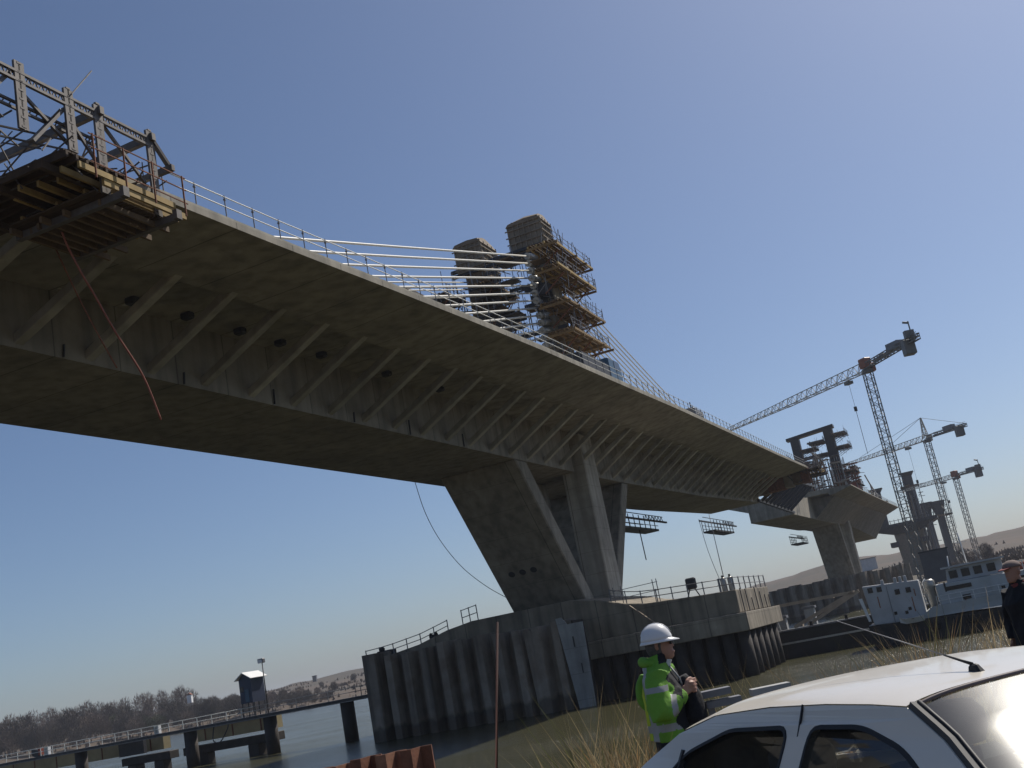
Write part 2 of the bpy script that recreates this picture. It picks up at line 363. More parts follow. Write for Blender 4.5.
# railing
rl = thing('deck_railing', 'thin tube railing with white rails along the near edge of the long bridge deck', 'railing', P(120, TE - .2, ze(120) + .12))
s = 35.4; ps = []
while s < 221: ps.append(s); s += 2.15
for s in ps:
    b_ = MB(); b_.bar(P(s, TE - .2, ze(s) + .1), P(s, TE - .2, ze(s) + 1.32), .05); b_.box(P(s, TE - .2, ze(s) + 1.1), .11, .11, .07); b_.build('post', M['steel'], rl)
for h in (.62, 1.12):
    MB().tube([P(s, TE - .2, ze(s) + .12 + h) for s in ps], .03, 5).build('rail', M['rail'], rl)
# second deck's railing
rl2 = thing('deck_railing', 'short tube railing on the near edge of the far deck under the cranes', 'railing', P(370, TE - .2, ze(370)))
for s in range(330, 474, 5):
    MB().bar(P(s, TE - .2, ze(s)), P(s, TE - .2, ze(s) + 1.3), .09).build('post', M['steel'], rl2)
for h in (.7, 1.25):
    MB().tube([P(s, TE - .2, ze(s) + h) for s in range(330, 474, 5)], .045, 5).build('rail', M['rail'], rl2)

# ------------------------------------------------------------------ piers
def pier(sc, zbase, ztop, label, holes=False):
    t = thing('bridge_pier', label, 'bridge pier', P(sc, TC, zbase), 'concrete bridge piers')
    e = .02
    def leg(name, s0, s1, s0b, s1b, t0, t1, zt, m='conc_pier'):
        MB().hexa([P(s0b, t0, zbase), P(s0b, t1, zbase), P(s1b, t1, zbase), P(s1b, t0, zbase), P(s0, t0, zt), P(s0, t1, zt), P(s1, t1, zt), P(s1, t0, zt)]).build(name, M[m], t, bevel=.12)
    leg('raking_wall', sc - 19, sc - 16.2, sc - 6.1, sc - 3.2, TF + 2.1, TN - e, ztop)
    leg('raking_wall', sc + 15.4, sc + 17.8, sc + 2.6, sc + 5.2, TF + e, TN - e, ztop)
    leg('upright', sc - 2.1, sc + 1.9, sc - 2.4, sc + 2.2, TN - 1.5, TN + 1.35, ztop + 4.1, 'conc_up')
    leg('upright', sc - 2.1, sc + 1.9, sc - 2.4, sc + 2.2, TF + 2.6, TF + 5.4, ztop - .05)
    if holes:
        for k in range(3):
            z = zbase + 4.6; sx = sc - 19 + 12.9 * (ztop - z) / (ztop - zbase)
            MB().lathe(P(sx, TF + 4.1 + 1.25 * k, z), [(.36, -.1), (.36, .04)], 12, (AX * -.752 + UZ * -.66).normalized(), LX).build('drain_hole', M['dark'], t)
    return t
pier(117, 3.6, 18.3, 'nearest concrete pier with splayed V-shaped walls under the deck', True)
p2 = pier(373, -.5, 21.0, 'second concrete pier under the far deck beside the cranes')
# pier head of the second deck, a deep haunched block between the soffit and the slab
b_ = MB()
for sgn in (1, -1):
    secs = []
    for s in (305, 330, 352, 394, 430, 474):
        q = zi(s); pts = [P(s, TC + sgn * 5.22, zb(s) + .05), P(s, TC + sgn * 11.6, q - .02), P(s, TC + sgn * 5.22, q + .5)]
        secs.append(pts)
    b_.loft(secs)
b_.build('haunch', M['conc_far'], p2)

# ------------------------------------------------------------------ pylon over the near pier
pz0 = ze(117) + .2
def pylon_leg(name, tc_, w, s0, s1, z0, z1, par, m):
    return MB().sbox(s0, s1, tc_ - w / 2, tc_ + w / 2, z0, z1).build(name, m, par, bevel=.1)
py = thing('pylon', 'unfinished twin-legged pylon with formwork heads above the nearest pier', 'pylon', P(117, -42.4, pz0))
pylon_leg('leg', -38.1, 2.2, 115.2, 118.4, pz0, 46.3, py, M['conc_pier'])
pylon_leg('leg', -46.1, 2.6, 115, 119, pz0, 44.8, py, M['plank'])
def head(tc_, w, z0, z1, s0, s1, par):
    a = MB(); b = 0.35
    a.hexa([P(s0, tc_ - w / 2, z0), P(s0, tc_ + w / 2, z0), P(s1, tc_ + w / 2, z0), P(s1, tc_ - w / 2, z0),
            P(s0, tc_ - w / 2, z1), P(s0, tc_ + w / 2, z1), P(s1, tc_ + w / 2, z1), P(s1, tc_ - w / 2, z1)])
    h = a.build('formwork_head', M['form'], par)
    r_ = MB()
    for k in range(7):
        t = tc_ - w / 2 + w * k / 6; r_.bar(P(s0 - .09, t, z0), P(s0 - .09, t, z1 + rnd.uniform(0, .5)), .14)
    for k in range(4):
        z = z0 + (z1 - z0) * (k + .4) / 4; r_.bar(P(s0 - .2, tc_ - w / 2 - .3, z), P(s0 - .2, tc_ + w / 2 + .3, z), .12)
        r_.bar(P(s0 - .3, tc_ + w / 2 + .1, z), P(s1 + .3, tc_ + w / 2 + .1, z), .12)
    for k in range(5):
        s = s0 + (s1 - s0) * k / 4; r_.bar(P(s, tc_ + w / 2 + .09, z0), P(s, tc_ + w / 2 + .09, z1 + .3), .12)
    r_.build('waling', M['form'], h)
    # rebar stubs and canvas hood on top
    c_ = MB()
    secs = []
    for i in range(7):
        s = s0 - .2 + (s1 - s0 + .4) * i / 6; hh = .55 + .65 * math.sin(math.pi * i / 6) + rnd.uniform(-.1, .1)
        secs.append([P(s, tc_ - w / 2 - .15, z1), P(s, tc_ - w / 2 + .2, z1 + hh * .7), P(s, tc_ + .2, z1 + hh), P(s, tc_ + w / 2 - .1, z1 + hh * .8), P(s, tc_ + w / 2 + .15, z1)])
    c_.loft(secs).build('canvas_cover', M['deckbrown'], h)
head(-38.95, 4.1, 45.0, 48.4, 115.0, 118.6, py)
head(-46.35, 3.3, 44.7, 47.9, 114.6, 119.4, py)
b_ = MB()
for z in (44.6, 45.2): b_.sbox(114.7, 115.2, -49, -36.5, z - .18, z + .18)
for t in (-43.5, -42.5, -41.5): b_.bar(P(115, t, 43.4), P(115, t + .8, 45.2), .2)
b_.build('cross_beam', M['dark'], py)
b_ = MB()
for i in range(13):
    z = 43.9 - .9 * i
    b_.tube([P(115.1, -38.3, z), P(112.2, -38.3, z - .65)], .42, 8)
b_.build('cable_socket', M['steel_lt'], py)
b_ = MB()
for i in range(330):  # tangle of tubes around the legs
    t0 = rnd.choice([-38.3, -46.5, -42.3, -42.3, -49.5]) + rnd.uniform(-2.3, 2.3); z = rnd.uniform(24.5, 43); s = rnd.uniform(110.5, 118)
    if t0 < -48.5: z = rnd.uniform(24, 41)
    if rnd.random() < .45: b_.bar(P(s, t0, z), P(s, t0, z + rnd.uniform(1.5, 4)), .08)
    else: b_.bar(P(s, t0, z), P(s + rnd.uniform(-3, 3), t0 + rnd.uniform(-2.5, 2.5), z + rnd.uniform(-1, 1.2)), .08)
for i in range(120):
    t0 = rnd.choice([-37.4, -38.6, -46.5, -45, -42.5, -41, -44, -49.5]) + rnd.uniform(-1.4, 1.4); z = rnd.uniform(24.5, 43.5); s = rnd.uniform(111.8, 114.6); w = rnd.uniform(.4, 1.5)
    if rnd.random() < .5: b_.sbox(s - .05, s, t0 - w, t0 + w, z, z + rnd.uniform(.2, .9), 1)
    else: b_.sbox(s - 1.2, s + .6, t0 - w, t0 + w, z, z + .12, rnd.choice((1, 2)))
b_.build('scaffolding', [M['steel'], M['dark'], M['plank']], py)

def platform(sc, tc_, z, ls, lt, label, group, name='work_platform', seed=1, yellow=True):
    """planked working platform with joists, girders, brackets and a ragged guard rail"""
    rr = random.Random(seed)
    t = thing(name, label, 'work platform', P(sc, tc_, z), group)
    s0, s1, t0, t1 = sc - ls / 2, sc + ls / 2, tc_ - lt / 2, tc_ + lt / 2
    b = MB(); n_ = int(lt / .32)
    for k in range(n_): 
        tt = t0 + lt * (k + .5) / n_; e = rr.uniform(0, .5); b.sbox(s0 - e * .6, s1 + e, tt - .13, tt + .13, z, z + .07)
    b.build('plank_deck', M['plank'], t)
    b = MB()
    for k in range(4):
        tt = t0 + lt * k / 3; b.sbox(s0 - rr.uniform(-.5, .9), s1 + rr.uniform(-.6, .6), tt - .09, tt + .09, z - .26, z - .01)
    b.build('joist', M[rr.choice(('timber', 'timberdk'))] if yellow else M['plank'], t)
    b = MB()
    for k in range(5):
        s = s0 + ls * k / 4 + rr.uniform(-.3, .3); b.sbox(s - .08, s + .08, t0 - rr.uniform(0, .4), t1 + rr.uniform(-.1, .5), z - .52, z - .27)
    b.build('cross_girder', M['timberdk'] if yellow else M['dark'], t)
    b = MB()
    for k in range(6):
        s = s0 + ls * k / 5; b.bar(P(s, t1, z - .2), P(s, t1 + .05, z + 1.2), .06)
    for tt in (t0, (t0 + t1) / 2, t1): b.bar(P(s1, tt, z - .2), P(s1, tt, z + 1.2), .06)
    for h in (.55, 1.1):
        b.bar(P(s0, t1, z + h), P(s1, t1, z + h), .045); b.bar(P(s1, t0, z + h), P(s1, t1, z + h), .045)
    for k in range(int(ls * 1.6)):
        s = rr.uniform(s0, s1); tt = rr.choice([t0, t1, t1, (t0 + t1) / 2]); b.bar(P(s, tt, z + .1), P(s + rr.uniform(-1, 1), tt + rr.uniform(-.2, .2), z + rr.uniform(.6, 1.9)), .05)
    b.build('guard_rail', M['steel'], t)
    b = MB()
    for k in range(int(ls * 1.2)):
        s = rr.uniform(s0, s1); tt = rr.uniform(t0, t1); hh = rr.uniform(.6, 2.2); b.bar(P(s, tt, z - .3), P(s + rr.uniform(-.6, .6), tt + rr.uniform(-.4, .4), z - .3 - hh), .06)
    b.build('hanger_tubes', M['steel'], t)
    b = MB()
    for k in range(int(ls * .5)):
        s = rr.uniform(s0, s1 - 1); tt = rr.uniform(t0, t1 - .4); w = rr.uniform(.3, 1.4); b.sbox(s, s + w, tt, tt + rr.uniform(.1, .4), z + .07, z + rr.uniform(.2, .9))
    b.build('stacked_material', M['form'], t)
    for k in range(3):
        s = s0 + ls * (k + .5) / 3; MB().bar(P(s, t1 - .3, z - .5), P(s, t0 + .1, z - 2.3), .13).build('bracket', M['rust'], t)
    return t
zs = [42.9, 40.2, 36.2, 32.9]
wrd = ['topmost', 'second', 'third', 'lowest']
for i, z in enumerate(zs):
    platform(115.2 + .2 * i, -35.3, z, 12.6, 3.0, wrd[i] + ' timber platform down the right side of the near pylon', 'work platforms on the right pylon leg', seed=i)
for i, z in enumerate([41.5, 38, 34.5, 31]):
    platform(115.5, -44.0, z, 9, 2.0, wrd[i] + ' timber platform between the two legs of the near pylon', 'work platforms between the pylon legs', seed=i + 10, yellow=False)
for i, z in enumerate([41, 38, 35]):
    platform(111.5, -48.6, z, 5, 2.2, ['topmost', 'middle', 'lowest'][i] + ' timber platform on the far left side of the near pylon', 'work platforms on the left pylon leg', seed=i + 20, yellow=False)
# tube scaffold standing on the deck left of the pylon
sc_ = thing('tube_scaffold', 'dark tube scaffold standing on the deck left of the pylon legs', 'scaffold', P(106, -48, pz0))
b_ = MB()
for s in (102, 105, 108, 111):
    for t in (-51, -48.8):
        b_.bar(P(s, t, pz0), P(s, t, 40.5 + rnd.uniform(-1.5, 1.5)), .1)
for z in range(26, 41, 2):
    for t in (-51, -48.8):
        b_.bar(P(101.5, t, z), P(111.5, t, z), .08)
        if z < 39: b_.bar(P(102 + 3 * (z // 2 % 3), t, z), P(105 + 3 * (z // 2 % 3), t, z + 2), .07)
b_.build('tubes', M['steel'], sc_)
b_ = MB()
for z in (36.1, 38.1, 40.1): b_.sbox(101.5, 111.5, -51, -48.8, z, z + .08)
b_.build('planks', M['plank'], sc_)

# stay cables: two fans in the plane of the right leg
for i in range(12):
    z = 43.9 - .9 * i
    for sgn, nm in ((-1, 'left'), (1, 'right')):
        reach = 95 - 4.55 * i
        s = 117 + sgn * reach
        a = P(117 + sgn * 4.2, -38.3, z - .5); e = P(s, -38.3, ze(s) + .25)
        pts = []
        for k in range(9):
            f = k / 8; q = a.lerp(e, f); q.z -= math.sin(math.pi * f) * reach * .0012; pts.append(q)
        o = MB().tube(pts, .105 if sgn < 0 else .085, 8).build('stay_cable', M['cable'])
        tag(o, ORD[i] + ' white stay cable in the fan running ' + nm + ' from the near pylon', 'cable', 'stay cables of the ' + nm + ' fan')

for i in range(11):
    z = 43.2 - .9 * i; s = 117 - (92 - 4.55 * i); a = P(112.8, -46.3, z - .5); e = P(s, -46.3, ze(s) + .25)
    o = MB().tube([a.lerp(e, f / 8) - UZ * (math.sin(math.pi * f / 8) * .1) for f in range(9)], .08, 8).build('stay_cable', M['cable'])
    tag(o, ORD[i] if i < 10 else 'lowest', 'cable', 'stay cables of the far leg fan'); o['label'] = (ORD[i] if i < 10 else 'lowest') + ' white stay cable of the rear fan left of the pylon'
# things standing on the deck
cab = thing('blue_site_truck', 'dark blue truck cab parked at the deck edge right of the pylon', 'truck', P(101, -29, ze(101)))
zt_ = ze(101) + .12
b_ = MB(); b_.prism([P(100.6, -28.3, zt_ + .55), P(104.6, -28.3, zt_ + .55), P(104.6, -28.3, zt_ + 2.0), P(104.1, -28.3, zt_ + 2.75), P(100.6, -28.3, zt_ + 2.75)], LX * -2.4); b_.build('cab', M['blue'], cab, bevel=.08)
MB().sbox(92.5, 100.3, -30.7, -28.3, zt_ + .5, zt_ + 1.9).build('cargo_bed', M['dark'], cab, bevel=.05)
MB().sbox(102.3, 103.8, -28.29, -28.27, zt_ + 1.8, zt_ + 2.7).build('side_window', M['glassdk'], cab)
for s in (94, 96, 102.6):
    for t in (-28.5, -30.4): MB().lathe(P(s, t, zt_ + .45), [(.45, -.14), (.45, .14)], 16, LX, AX).build('wheel', M['dark'], cab)
mx_ = thing('deck_compressor', 'small grey wheeled compressor on the deck edge farther right', 'compressor', P(137.5, -28.6, ze(137)))
z_ = ze(137) + .02
MB().sbox(135.4, 140.2, -30, -28.4, z_ + .7, z_ + 2.0).build('body', M['steel'], mx_, bevel=.15)
for s in (136.8, 138.9):
    MB().lathe(P(s, -28.4, z_ + .6), [(.7, -.12), (.7, .12)], 16, LX, AX).build('wheel', M['dark'], mx_)
MB().bar(P(136.2, -29, z_ + 1.9), P(136.2, -29, z_ + 2.8), .12).build('exhaust', M['dark'], mx_)

# ------------------------------------------------------------------ wing form traveller at the left edge
def traveller(loc_s, label, dz=0.0):
    t = thing('form_traveller', label, 'form traveller', P(29.5, -28, 21.0), 'wing form travellers')
    for s, zt in ((26.9, 23.6), (29.2, 23.5), (30.7, 23.45), (33.6, 23.5)):
        b = MB()
        for d in (-.1, .1): b.bar(P(s + d * .9, -26.5, 19.6 if s > 30 else 20.8), P(s + d * .9, -26.5, zt - .12), .1, .26, AX)
        for z in range(0, 8): b.box(P(s, -26.5, 20.9 + .36 * z), .2, .12, .07, AX, LX)
        b.build('post', M['trav'], t)
    b = MB()
    for z in (23.06, 22.71):
        b.bar(P(23.5, -26.5, z), P(33.8, -26.5, z), .12, .1)
    for k in range(34):
        s = 23.6 + .3 * k; b.bar(P(s, -26.5, 22.71), P(s + .15, -26.5, 23.06), .05); b.bar(P(s + .15, -26.5, 23.06), P(s + .3, -26.5, 22.71), .05)
    b.build('top_chord', M['trav'], t)
    b = MB()
    for z in (22.0, 21.75): b.bar(P(23.5, -26.8, z), P(30.7, -26.8, z), .09)
    for k in range(24): b.bar(P(23.6 + .3 * k, -26.8, 21.75), P(23.75 + .3 * k, -26.8, 22.0), .04)
    b.build('middle_chord', M['trav'], t)
    for s in (30.75, 33.65):
        b = MB(); b.bar(P(s, -26.3, 23.1), P(s, -39, 22.9), .22, .32); b.build('cross_beam', M['trav'], t)
    MB().bar(P(34.4, -26.1, 21.9), P(34.4, -31, 21.9), .2, .26).build('cross_beam', M['trav'], t)
    b = MB()
    for p, q in (((24.6, 20.6), (26.8, 23.2)), ((27.4, 20.6), (29.1, 22.6)), ((31.0, 22.9), (33.3, 21.0)), ((26.9, 22.6), (29.2, 21.2)), ((29.3, 22.4), (30.6, 21.0))):
        b.bar(P(p[0], -26.7, p[1]), P(q[0], -26.7, q[1]), .3 if q[1] > p[1] else .1, .12)
    b.bar(P(33.8, -26.5, 23.0), P(34.5, -26.3, 21.9), .22, .12)
    for k in range(16):
        s = rnd.uniform(24, 34); b.bar(P(s, rnd.uniform(-33, -26.5), rnd.uniform(20.9, 21.6)), P(s + rnd.uniform(-2, 2), rnd.uniform(-33, -26.5), rnd.uniform(21.6, 23)), .05)
    for k in range(50):
        s = rnd.uniform(26, 34.6); b.bar(P(s, rnd.uniform(-31, -26), rnd.uniform(19.6, 21.2)), P(s + rnd.uniform(-1.2, 1.2), rnd.uniform(-31, -26), rnd.uniform(20, 22.2)), .045)
    b.build('brace', M['trav'], t)
    # upper platform
    b = MB()
    for k in range(8): b.sbox(28.6 + .4 * k, 28.97 + .4 * k, -34.8, -26.4, 20.63, 20.7)
    b.build('upper_platform', M['plankdk'], t)
    b = MB()
    for k in range(7): b.sbox(28.6 + .5 * k, 28.72 + .5 * k, -34.8, -26.3, 20.35, 20.62)
    for tt in (-27.2, -29.6, -32, -34.4): b.sbox(28.2, 31.9, tt - .1, tt + .1, 20.05, 20.34)
    b.build('platform_joists', M['plankdk'], t)
    # lower platform of long yellow timbers on two girders
    for k in range(13):
        tt = -26.2 - .36 * k; e0 = rnd.uniform(-.9, .4); e1 = rnd.uniform(-.5, .4)
        MB().sbox(30.9 + e0, 34.6 + e1, tt - .06, tt + .06, 19.72, 19.98).build('timber_beam', M['timber'], t)
    for k in range(6):
        tt = -26.15 - .7 * k; MB().sbox(29.2 + rnd.uniform(-.4, .4), 34.2 + rnd.uniform(-.2, .8), tt - .055, tt + .055, 20.0, 20.24).build('timber_beam', M['timber'], t)
    for k in range(9):
        tt = -26.9 - .5 * k; MB().sbox(30.6 + rnd.uniform(-.5, .5), 34.2 + rnd.uniform(-.9, 1.0), tt - .06, tt + .06, 19.3, 19.54).build('timber_beam', M['plank'], t)
    b = MB()
    for k in range(12): b.sbox(30.2 + .37 * k, 30.5 + .37 * k, -30.9, -26.6, 19.6, 19.66)
    b.build('lower_boards', M['plankdk'], t)
    for s in (30.9, 33.9):
        MB().sbox(s - .12, s + .12, -31.2, -25.9, 19.26, 19.56).build('lower_girder', M['trav'], t)
        MB().sbox(s - .16, s + .16, -25.9, -25.7, 19.3, 19.7).build('girder_end', M['trav'], t)
    b = MB()
    for s in (29.6, 31.2, 32.8, 34.6): b.bar(P(s, -25.9, 19.7), P(s, -25.9, 21.5), .06)
    for z in (20.3, 20.9, 21.45): b.bar(P(29.4, -25.9, z), P(34.8, -25.9, z), .04)
    b.build('guard_rail', M['rust'], t)
    b = MB()
    for k in range(14):
        q = rnd.uniform(25.5, 30.5); u_ = rnd.uniform(-33, -26.6); b.bar(P(q, u_, rnd.uniform(20.3, 21.4)), P(q + rnd.uniform(-1.6, 1.6), u_ + rnd.uniform(-1, 1), rnd.uniform(20.6, 22.6)), .045)
    for z in (20.9, 21.3): b.bar(P(25.4, -28, z), P(29.3, -26.6, z), .06)
    b.bar(P(29.3, -26.4, 23.2), P(31.2, -27.0, 25.3), .04)
    b.build('tubes', M['trav'], t)
    return t
tr = traveller(0, 'steel framed form traveller with yellow timbers hanging at the upper left deck edge')
d_ = P(193.5, 1.2, 3.9)
dup(tr, d_, 'small dark form traveller at the far end of the long deck beside the second pylon')
fw = thing('falsework', 'slanting dark falsework bars between the long deck end and the second pier', 'falsework', P(245, -36, 20.5))
for k in range(9):
    a = 227 + 4.4 * k; MB().bar(P(a, -38.9, 20.75 - .015 * (a - 227)), P(a, -32.5, 24.2 + .02 * (a - 227)), .55, .6).build('bar', M['dark'], fw)
MB().bar(P(224, -38.6, 20.9), P(268, -38.6, 20.3), .5, .5).build('rail', M['dark'], fw); MB().bar(P(224, -32.6, 24.2), P(268, -32.6, 25.2), .5, .5).build('rail', M['dark'], fw)
efm = thing('end_formwork', 'brown timber formwork box closing the far end of the long deck', 'formwork', P(219, -33, 23))
for k in range(7):
    t = -28.3 - 1.7 * k; MB().sbox(222.3, 225 + rnd.uniform(0, 1.5), t - .8, t + .75, 22.4 - .12 * k + rnd.uniform(-.3, .2), 24.9 + rnd.uniform(-.4, .8)).build('form_panel', M[('rust', 'plank', 'form', 'rust')[k % 4]], efm)
b_ = MB()
for k in range(60):
    a = rnd.uniform(221, 232); t = rnd.uniform(-38, -27); z = rnd.uniform(22, 27); b_.bar(P(a, t, z), P(a + rnd.uniform(-2.5, 2.5), t + rnd.uniform(-2, 2), z + rnd.uniform(-.5, 2.5)), .12)
b_.build('scaffolding', M['dark'], efm)
# hoses hanging from the traveller
def hose(pts, r_, label, m):
    return tag(MB().tube(pts, r_, 8).build('hanging_hose', m), label, 'hose', 'hoses hanging from the traveller')
def PT(x, y, t):
    w = CR * (x - 512) + CU * (384 - y) + _f * FPX
    return w * (t / w.dot(LX))
def smooth_pts(cp, n=6):
    out = []
    for i in range(len(cp) - 1):
        p0, p1, p2_, p3 = cp[max(i - 1, 0)], cp[i], cp[i + 1], cp[min(i + 2, len(cp) - 1)]
        for k in range(n):
            t = k / n; out.append(.5 * ((2 * p1) + (p2_ - p0) * t + (2 * p0 - 5 * p1 + 4 * p2_ - p3) * t * t + (3 * p1 - p0 - 3 * p2_ + p3) * t ** 3))
    out.append(cp[-1]); return out
hose(smooth_pts([PT(x, y, -29.5) for x, y in ((62, 232), (68, 247), (82, 274), (95, 296), (116, 333), (143, 376), (161, 420))]), .042, 'long red hose hanging below the traveller in front of the ribs', M['redhose'])
hose(smooth_pts([PT(x, y, -31.5) for x, y in ((50, 232), (55, 247), (78, 296), (99, 336), (117, 368))]), .035, 'shorter dark red hose hanging left of the long one', M['rust'])
wire = smooth_pts([PT(x, y, -50) for x, y in ((415, 482), (425, 512), (440, 540), (462, 567), (486, 586), (507, 598))])
tag(MB().tube(wire, .035, 5).build('loose_wire', M['steel']), 'thin loose wire sagging from the deck to the pier base', 'wire')

# ------------------------------------------------------------------ foundation of the near pier
cap = thing('pier_foundation', 'massive concrete foundation cap carrying the nearest pier with a sunlit right end', 'foundation', P(112, TC + 2, -2.4))
SF = 104.6
prof = [(-62.4, 2.4), (-60, 2.55), (-56, 3.05), (-52.5, 3.9), (-49.5, 4.3), (-38.5, 4.3), (-35.6, 3.75), (-33.2, 2.95), (-31.0, 2.55), (-26, 2.3), (-22.1, 2.15), (-22.1, .02), (-62.4, .02)]
MB().prism([P(SF, t, z) for t, z in prof], AX * 16.4).build('cap_block', M['conc_cap'], cap, bevel=.06)
MB().sbox(SF - .45, SF + 17.6, -37.6, -21.5, -1.7, .0).build('lower_slab', M['conc_cap'], cap, bevel=.06)
b_ = MB()
for k in range(7): b_.bar(P(SF + 1.5 + 2.3 * k, -21.95, .0), P(SF + 1.5 + 2.3 * k, -21.98, 1.6 + rnd.uniform(-.5, .7)), .09)
b_.build('rebar', M['dark'], cap)
MB().sbox(SF + 1.6, SF + 16, -37.4, -23.0, -6.4, -1.71).build('core_wall', M['pile'], cap)
MB().sbox(SF + 1.6, SF + 15, -61.5, -37.42, -6.6, .01).build('core_wall', M['pile'], cap)
for k in range(10):
    t = -36.6 + 1.58 * k
    MB().lathe(P(SF + .75, t, -7), [(.6, 0), (.6, 5.3)], 14, UZ, AX).build('support_pile', M['pile'], cap)
for k in range(5):
    MB().lathe(P(SF + 3.4 + 2.9 * k, -22.4, -7), [(.6, 0), (.6, 5.3)], 14, UZ, AX).build('support_pile', M['pile'], cap)

coff = thing('sheet_pile_wall', 'dark ribbed sheet pile wall round the left half of the near foundation', 'sheet piling', P(104, -50, WATER - .6))
n_ = 11; T0, T1 = -60.9, -37.6; per = (T1 - T0) / n_
for k in range(n_):
    t = T0 + per * k; s = 101.6 + .09 * (n_ - 1 - k); zt = 2.6 + rnd.uniform(-.15, .2) + (.25 if k == 0 else 0)
    if k in (8, 9): zt -= .2
    front = [(s - .55, t), (s - .55, t + per * .36), (s + .75, t + per * .56), (s + .75, t + per + .02)]
    back = [(s + 1.05, t + per + .02), (s + 1.05, t + per * .48), (s - .25, t + per * .30), (s - .25, t)]
    if k == 0: front = [(s - .75, t - .4), (s - .75, t + per * .5), (s + .75, t + per * .66), (s + .75, t + per)]; back = [(s + 1.05, t + per), (s + 1.05, t + per * .55), (s - .4, t + per * .44), (s - .4, t - .4)]
    MB().prism([P(a, b, WATER - .8) for a, b in front + back], UZ * (zt - WATER + .8)).build('sheet_pile', M['sheet'], coff, bevel=.03)
MB().sbox(101.2, 104.1, -37.57, -37.35, WATER - .8, 2.3).build('sun_block_wall', M['pile'], coff)  # added dark wall keeping the sun off the last sheet's end
cp_ = MB(); zl = [2.75, 2.0, 2.05, 2.15]
cp_.prism([P(100.9, -38.2, WATER - .8), P(100.9, -36.6, WATER - .8), P(100.9, -36.3, 2.0), P(100.9, -37.9, 2.0), P(100.9, -38.4, 2.75), P(100.9, -39.0, 2.7)], AX * .1)
cp_.build('corner_plate', M['conc_light'], coff, bevel=.03)
b_ = MB(); b_.box(P(100.87, -37.55, .3), .06, .12, 1.0, AX, LX); b_.box(P(100.87, -37.2, -2.2), .06, .1, .9, AX, LX); b_.build('corner_slot', M['dark'], coff)
plt = MB(); plt.prism([P(101.2, -42.4, WATER - .8), P(101.2, -41.1, WATER - .8), P(101.2, -40.95, 1.7), P(101.2, -41.6, 1.75), P(101.2, -42.1, 2.3), P(101.2, -42.7, 2.35)], AX * .3)
plt.build('patched_plate', M['sheet'], coff)

def rail_run(name, label, pts, h=1.1, step=None, m='steel', r_=.045, group=None, pr=.05, cat='railing'):
    t = thing(name, label, cat, pts[0], group)
    for p in pts: MB().bar(p - UZ * .05, p + UZ * (h + .08), pr * 2).build('post', M[m], t)
    for f in (.5, 1): MB().tube([p + UZ * h * f for p in pts], r_, 5).build('rail', M[m], t)
    return t
rail_run('tube_railing', 'dark tube railing along the left slope of the near foundation', [P(SF + 1, -63 + 1.7 * k, interp(prof[:6], -63 + 1.7 * k)) for k in range(7)])
rail_run('tube_railing', 'bent dark tube railing beside the base of the raking wall', [P(SF + 1, -51 + .9 * k, 4.1 + .12 * k) for k in range(3)], 1.5)
rail_run('tube_railing', 'tube railing along the right half of the near foundation', [P(SF + .6, -34.5 + 1.55 * k, interp([(-35.6, 3.75), (-33.2, 2.95), (-31, 2.55), (-26, 2.3), (-22, 2.15)], -34.5 + 1.5 * k)) for k in range(8)], 1.15)
rail_run('tube_railing', 'tube railing round the sunlit end of the near foundation', [P(SF + .8, -23.6, 2.2)] + [P(SF + .8 + 2.6 * k, -22.3, 2.15) for k in range(7)], 1.2)
gt = thing('scaffold_gate', 'tall thin scaffold gate on the foundation right of the pier', 'scaffold', P(SF + 1, -31, 2.5))
b_ = MB()
for t in (-34.2, -33.4, -30.1, -29.7): b_.bar(P(SF + 1, t, 2.5), P(SF + 1, t, 4.7), .08)
for z in (3.5, 4.3): b_.bar(P(SF + 1, -34.4, z), P(SF + 1, -29.6, z + .1), .06)
b_.build('frame_tubes', M['steel'], gt)
bx_ = thing('pump_box', 'small dark pump on the left end of the near foundation', 'pump', P(SF + 1.5, -60.6, 2.5))
MB().sbox(SF + .8, SF + 2, -61.6, -59.8, 2.5, 3.2).build('housing', M['dark'], bx_, bevel=.08)
MB().lathe(P(SF + 1, -61, 3.2), [(.3, 0), (.34, .2), (.2, .4)], 12).build('motor', M['dark'], bx_)
cl = thing('cable_reel', 'low dark cable bundle lying on the slope of the foundation', 'cable reel', P(SF + 1, -54.6, 3.3))
MB().lathe(P(SF + 1, -54.6, 3.6), [(.4, -.35), (.4, -.28), (.22, -.27), (.22, .27), (.4, .28), (.4, .35)], 14, LX, AX).build('drum', M['dark'], cl)
fl = thing('floodlight', 'dark square floodlight on two short legs on the foundation edge', 'floodlight', P(SF + 1.2, -26.4, 2.3))
MB().box(P(SF + 1.2, -26.4, 3.55), .5, 1.0, 1.1, AX, LX).build('lamp_head', M['dark'], fl, bevel=.12)
for d in (-.45, .45): MB().bar(P(SF + 1.2, -26.4 + d * .5, 3.1), P(SF + 1.2, -26.4 + d * 1.3, 2.3), .1).build('leg', M['dark'], fl)
for k, (t, lab) in enumerate(((-23.6, 'left grey gas bottle standing on the sunlit foundation end'), (-22.9, 'right grey gas bottle standing on the sunlit foundation end'))):
    g = thing('gas_bottle', lab, 'gas bottle', P(SF + 2.6, t, 2.15), 'gas bottles')
    MB().lathe(P(SF + 2.6, t, 2.15), [(.27, 0), (.29, .1), (.29, 1.15), (.2, 1.35), (.09, 1.4)], 14).build('cylinder', M['steel_lt'], g)
    MB().lathe(P(SF + 2.6, t, 3.55), [(.09, 0), (.11, .05), (.11, .2), (.05, .22)], 8).build('valve', M['dark'], g)
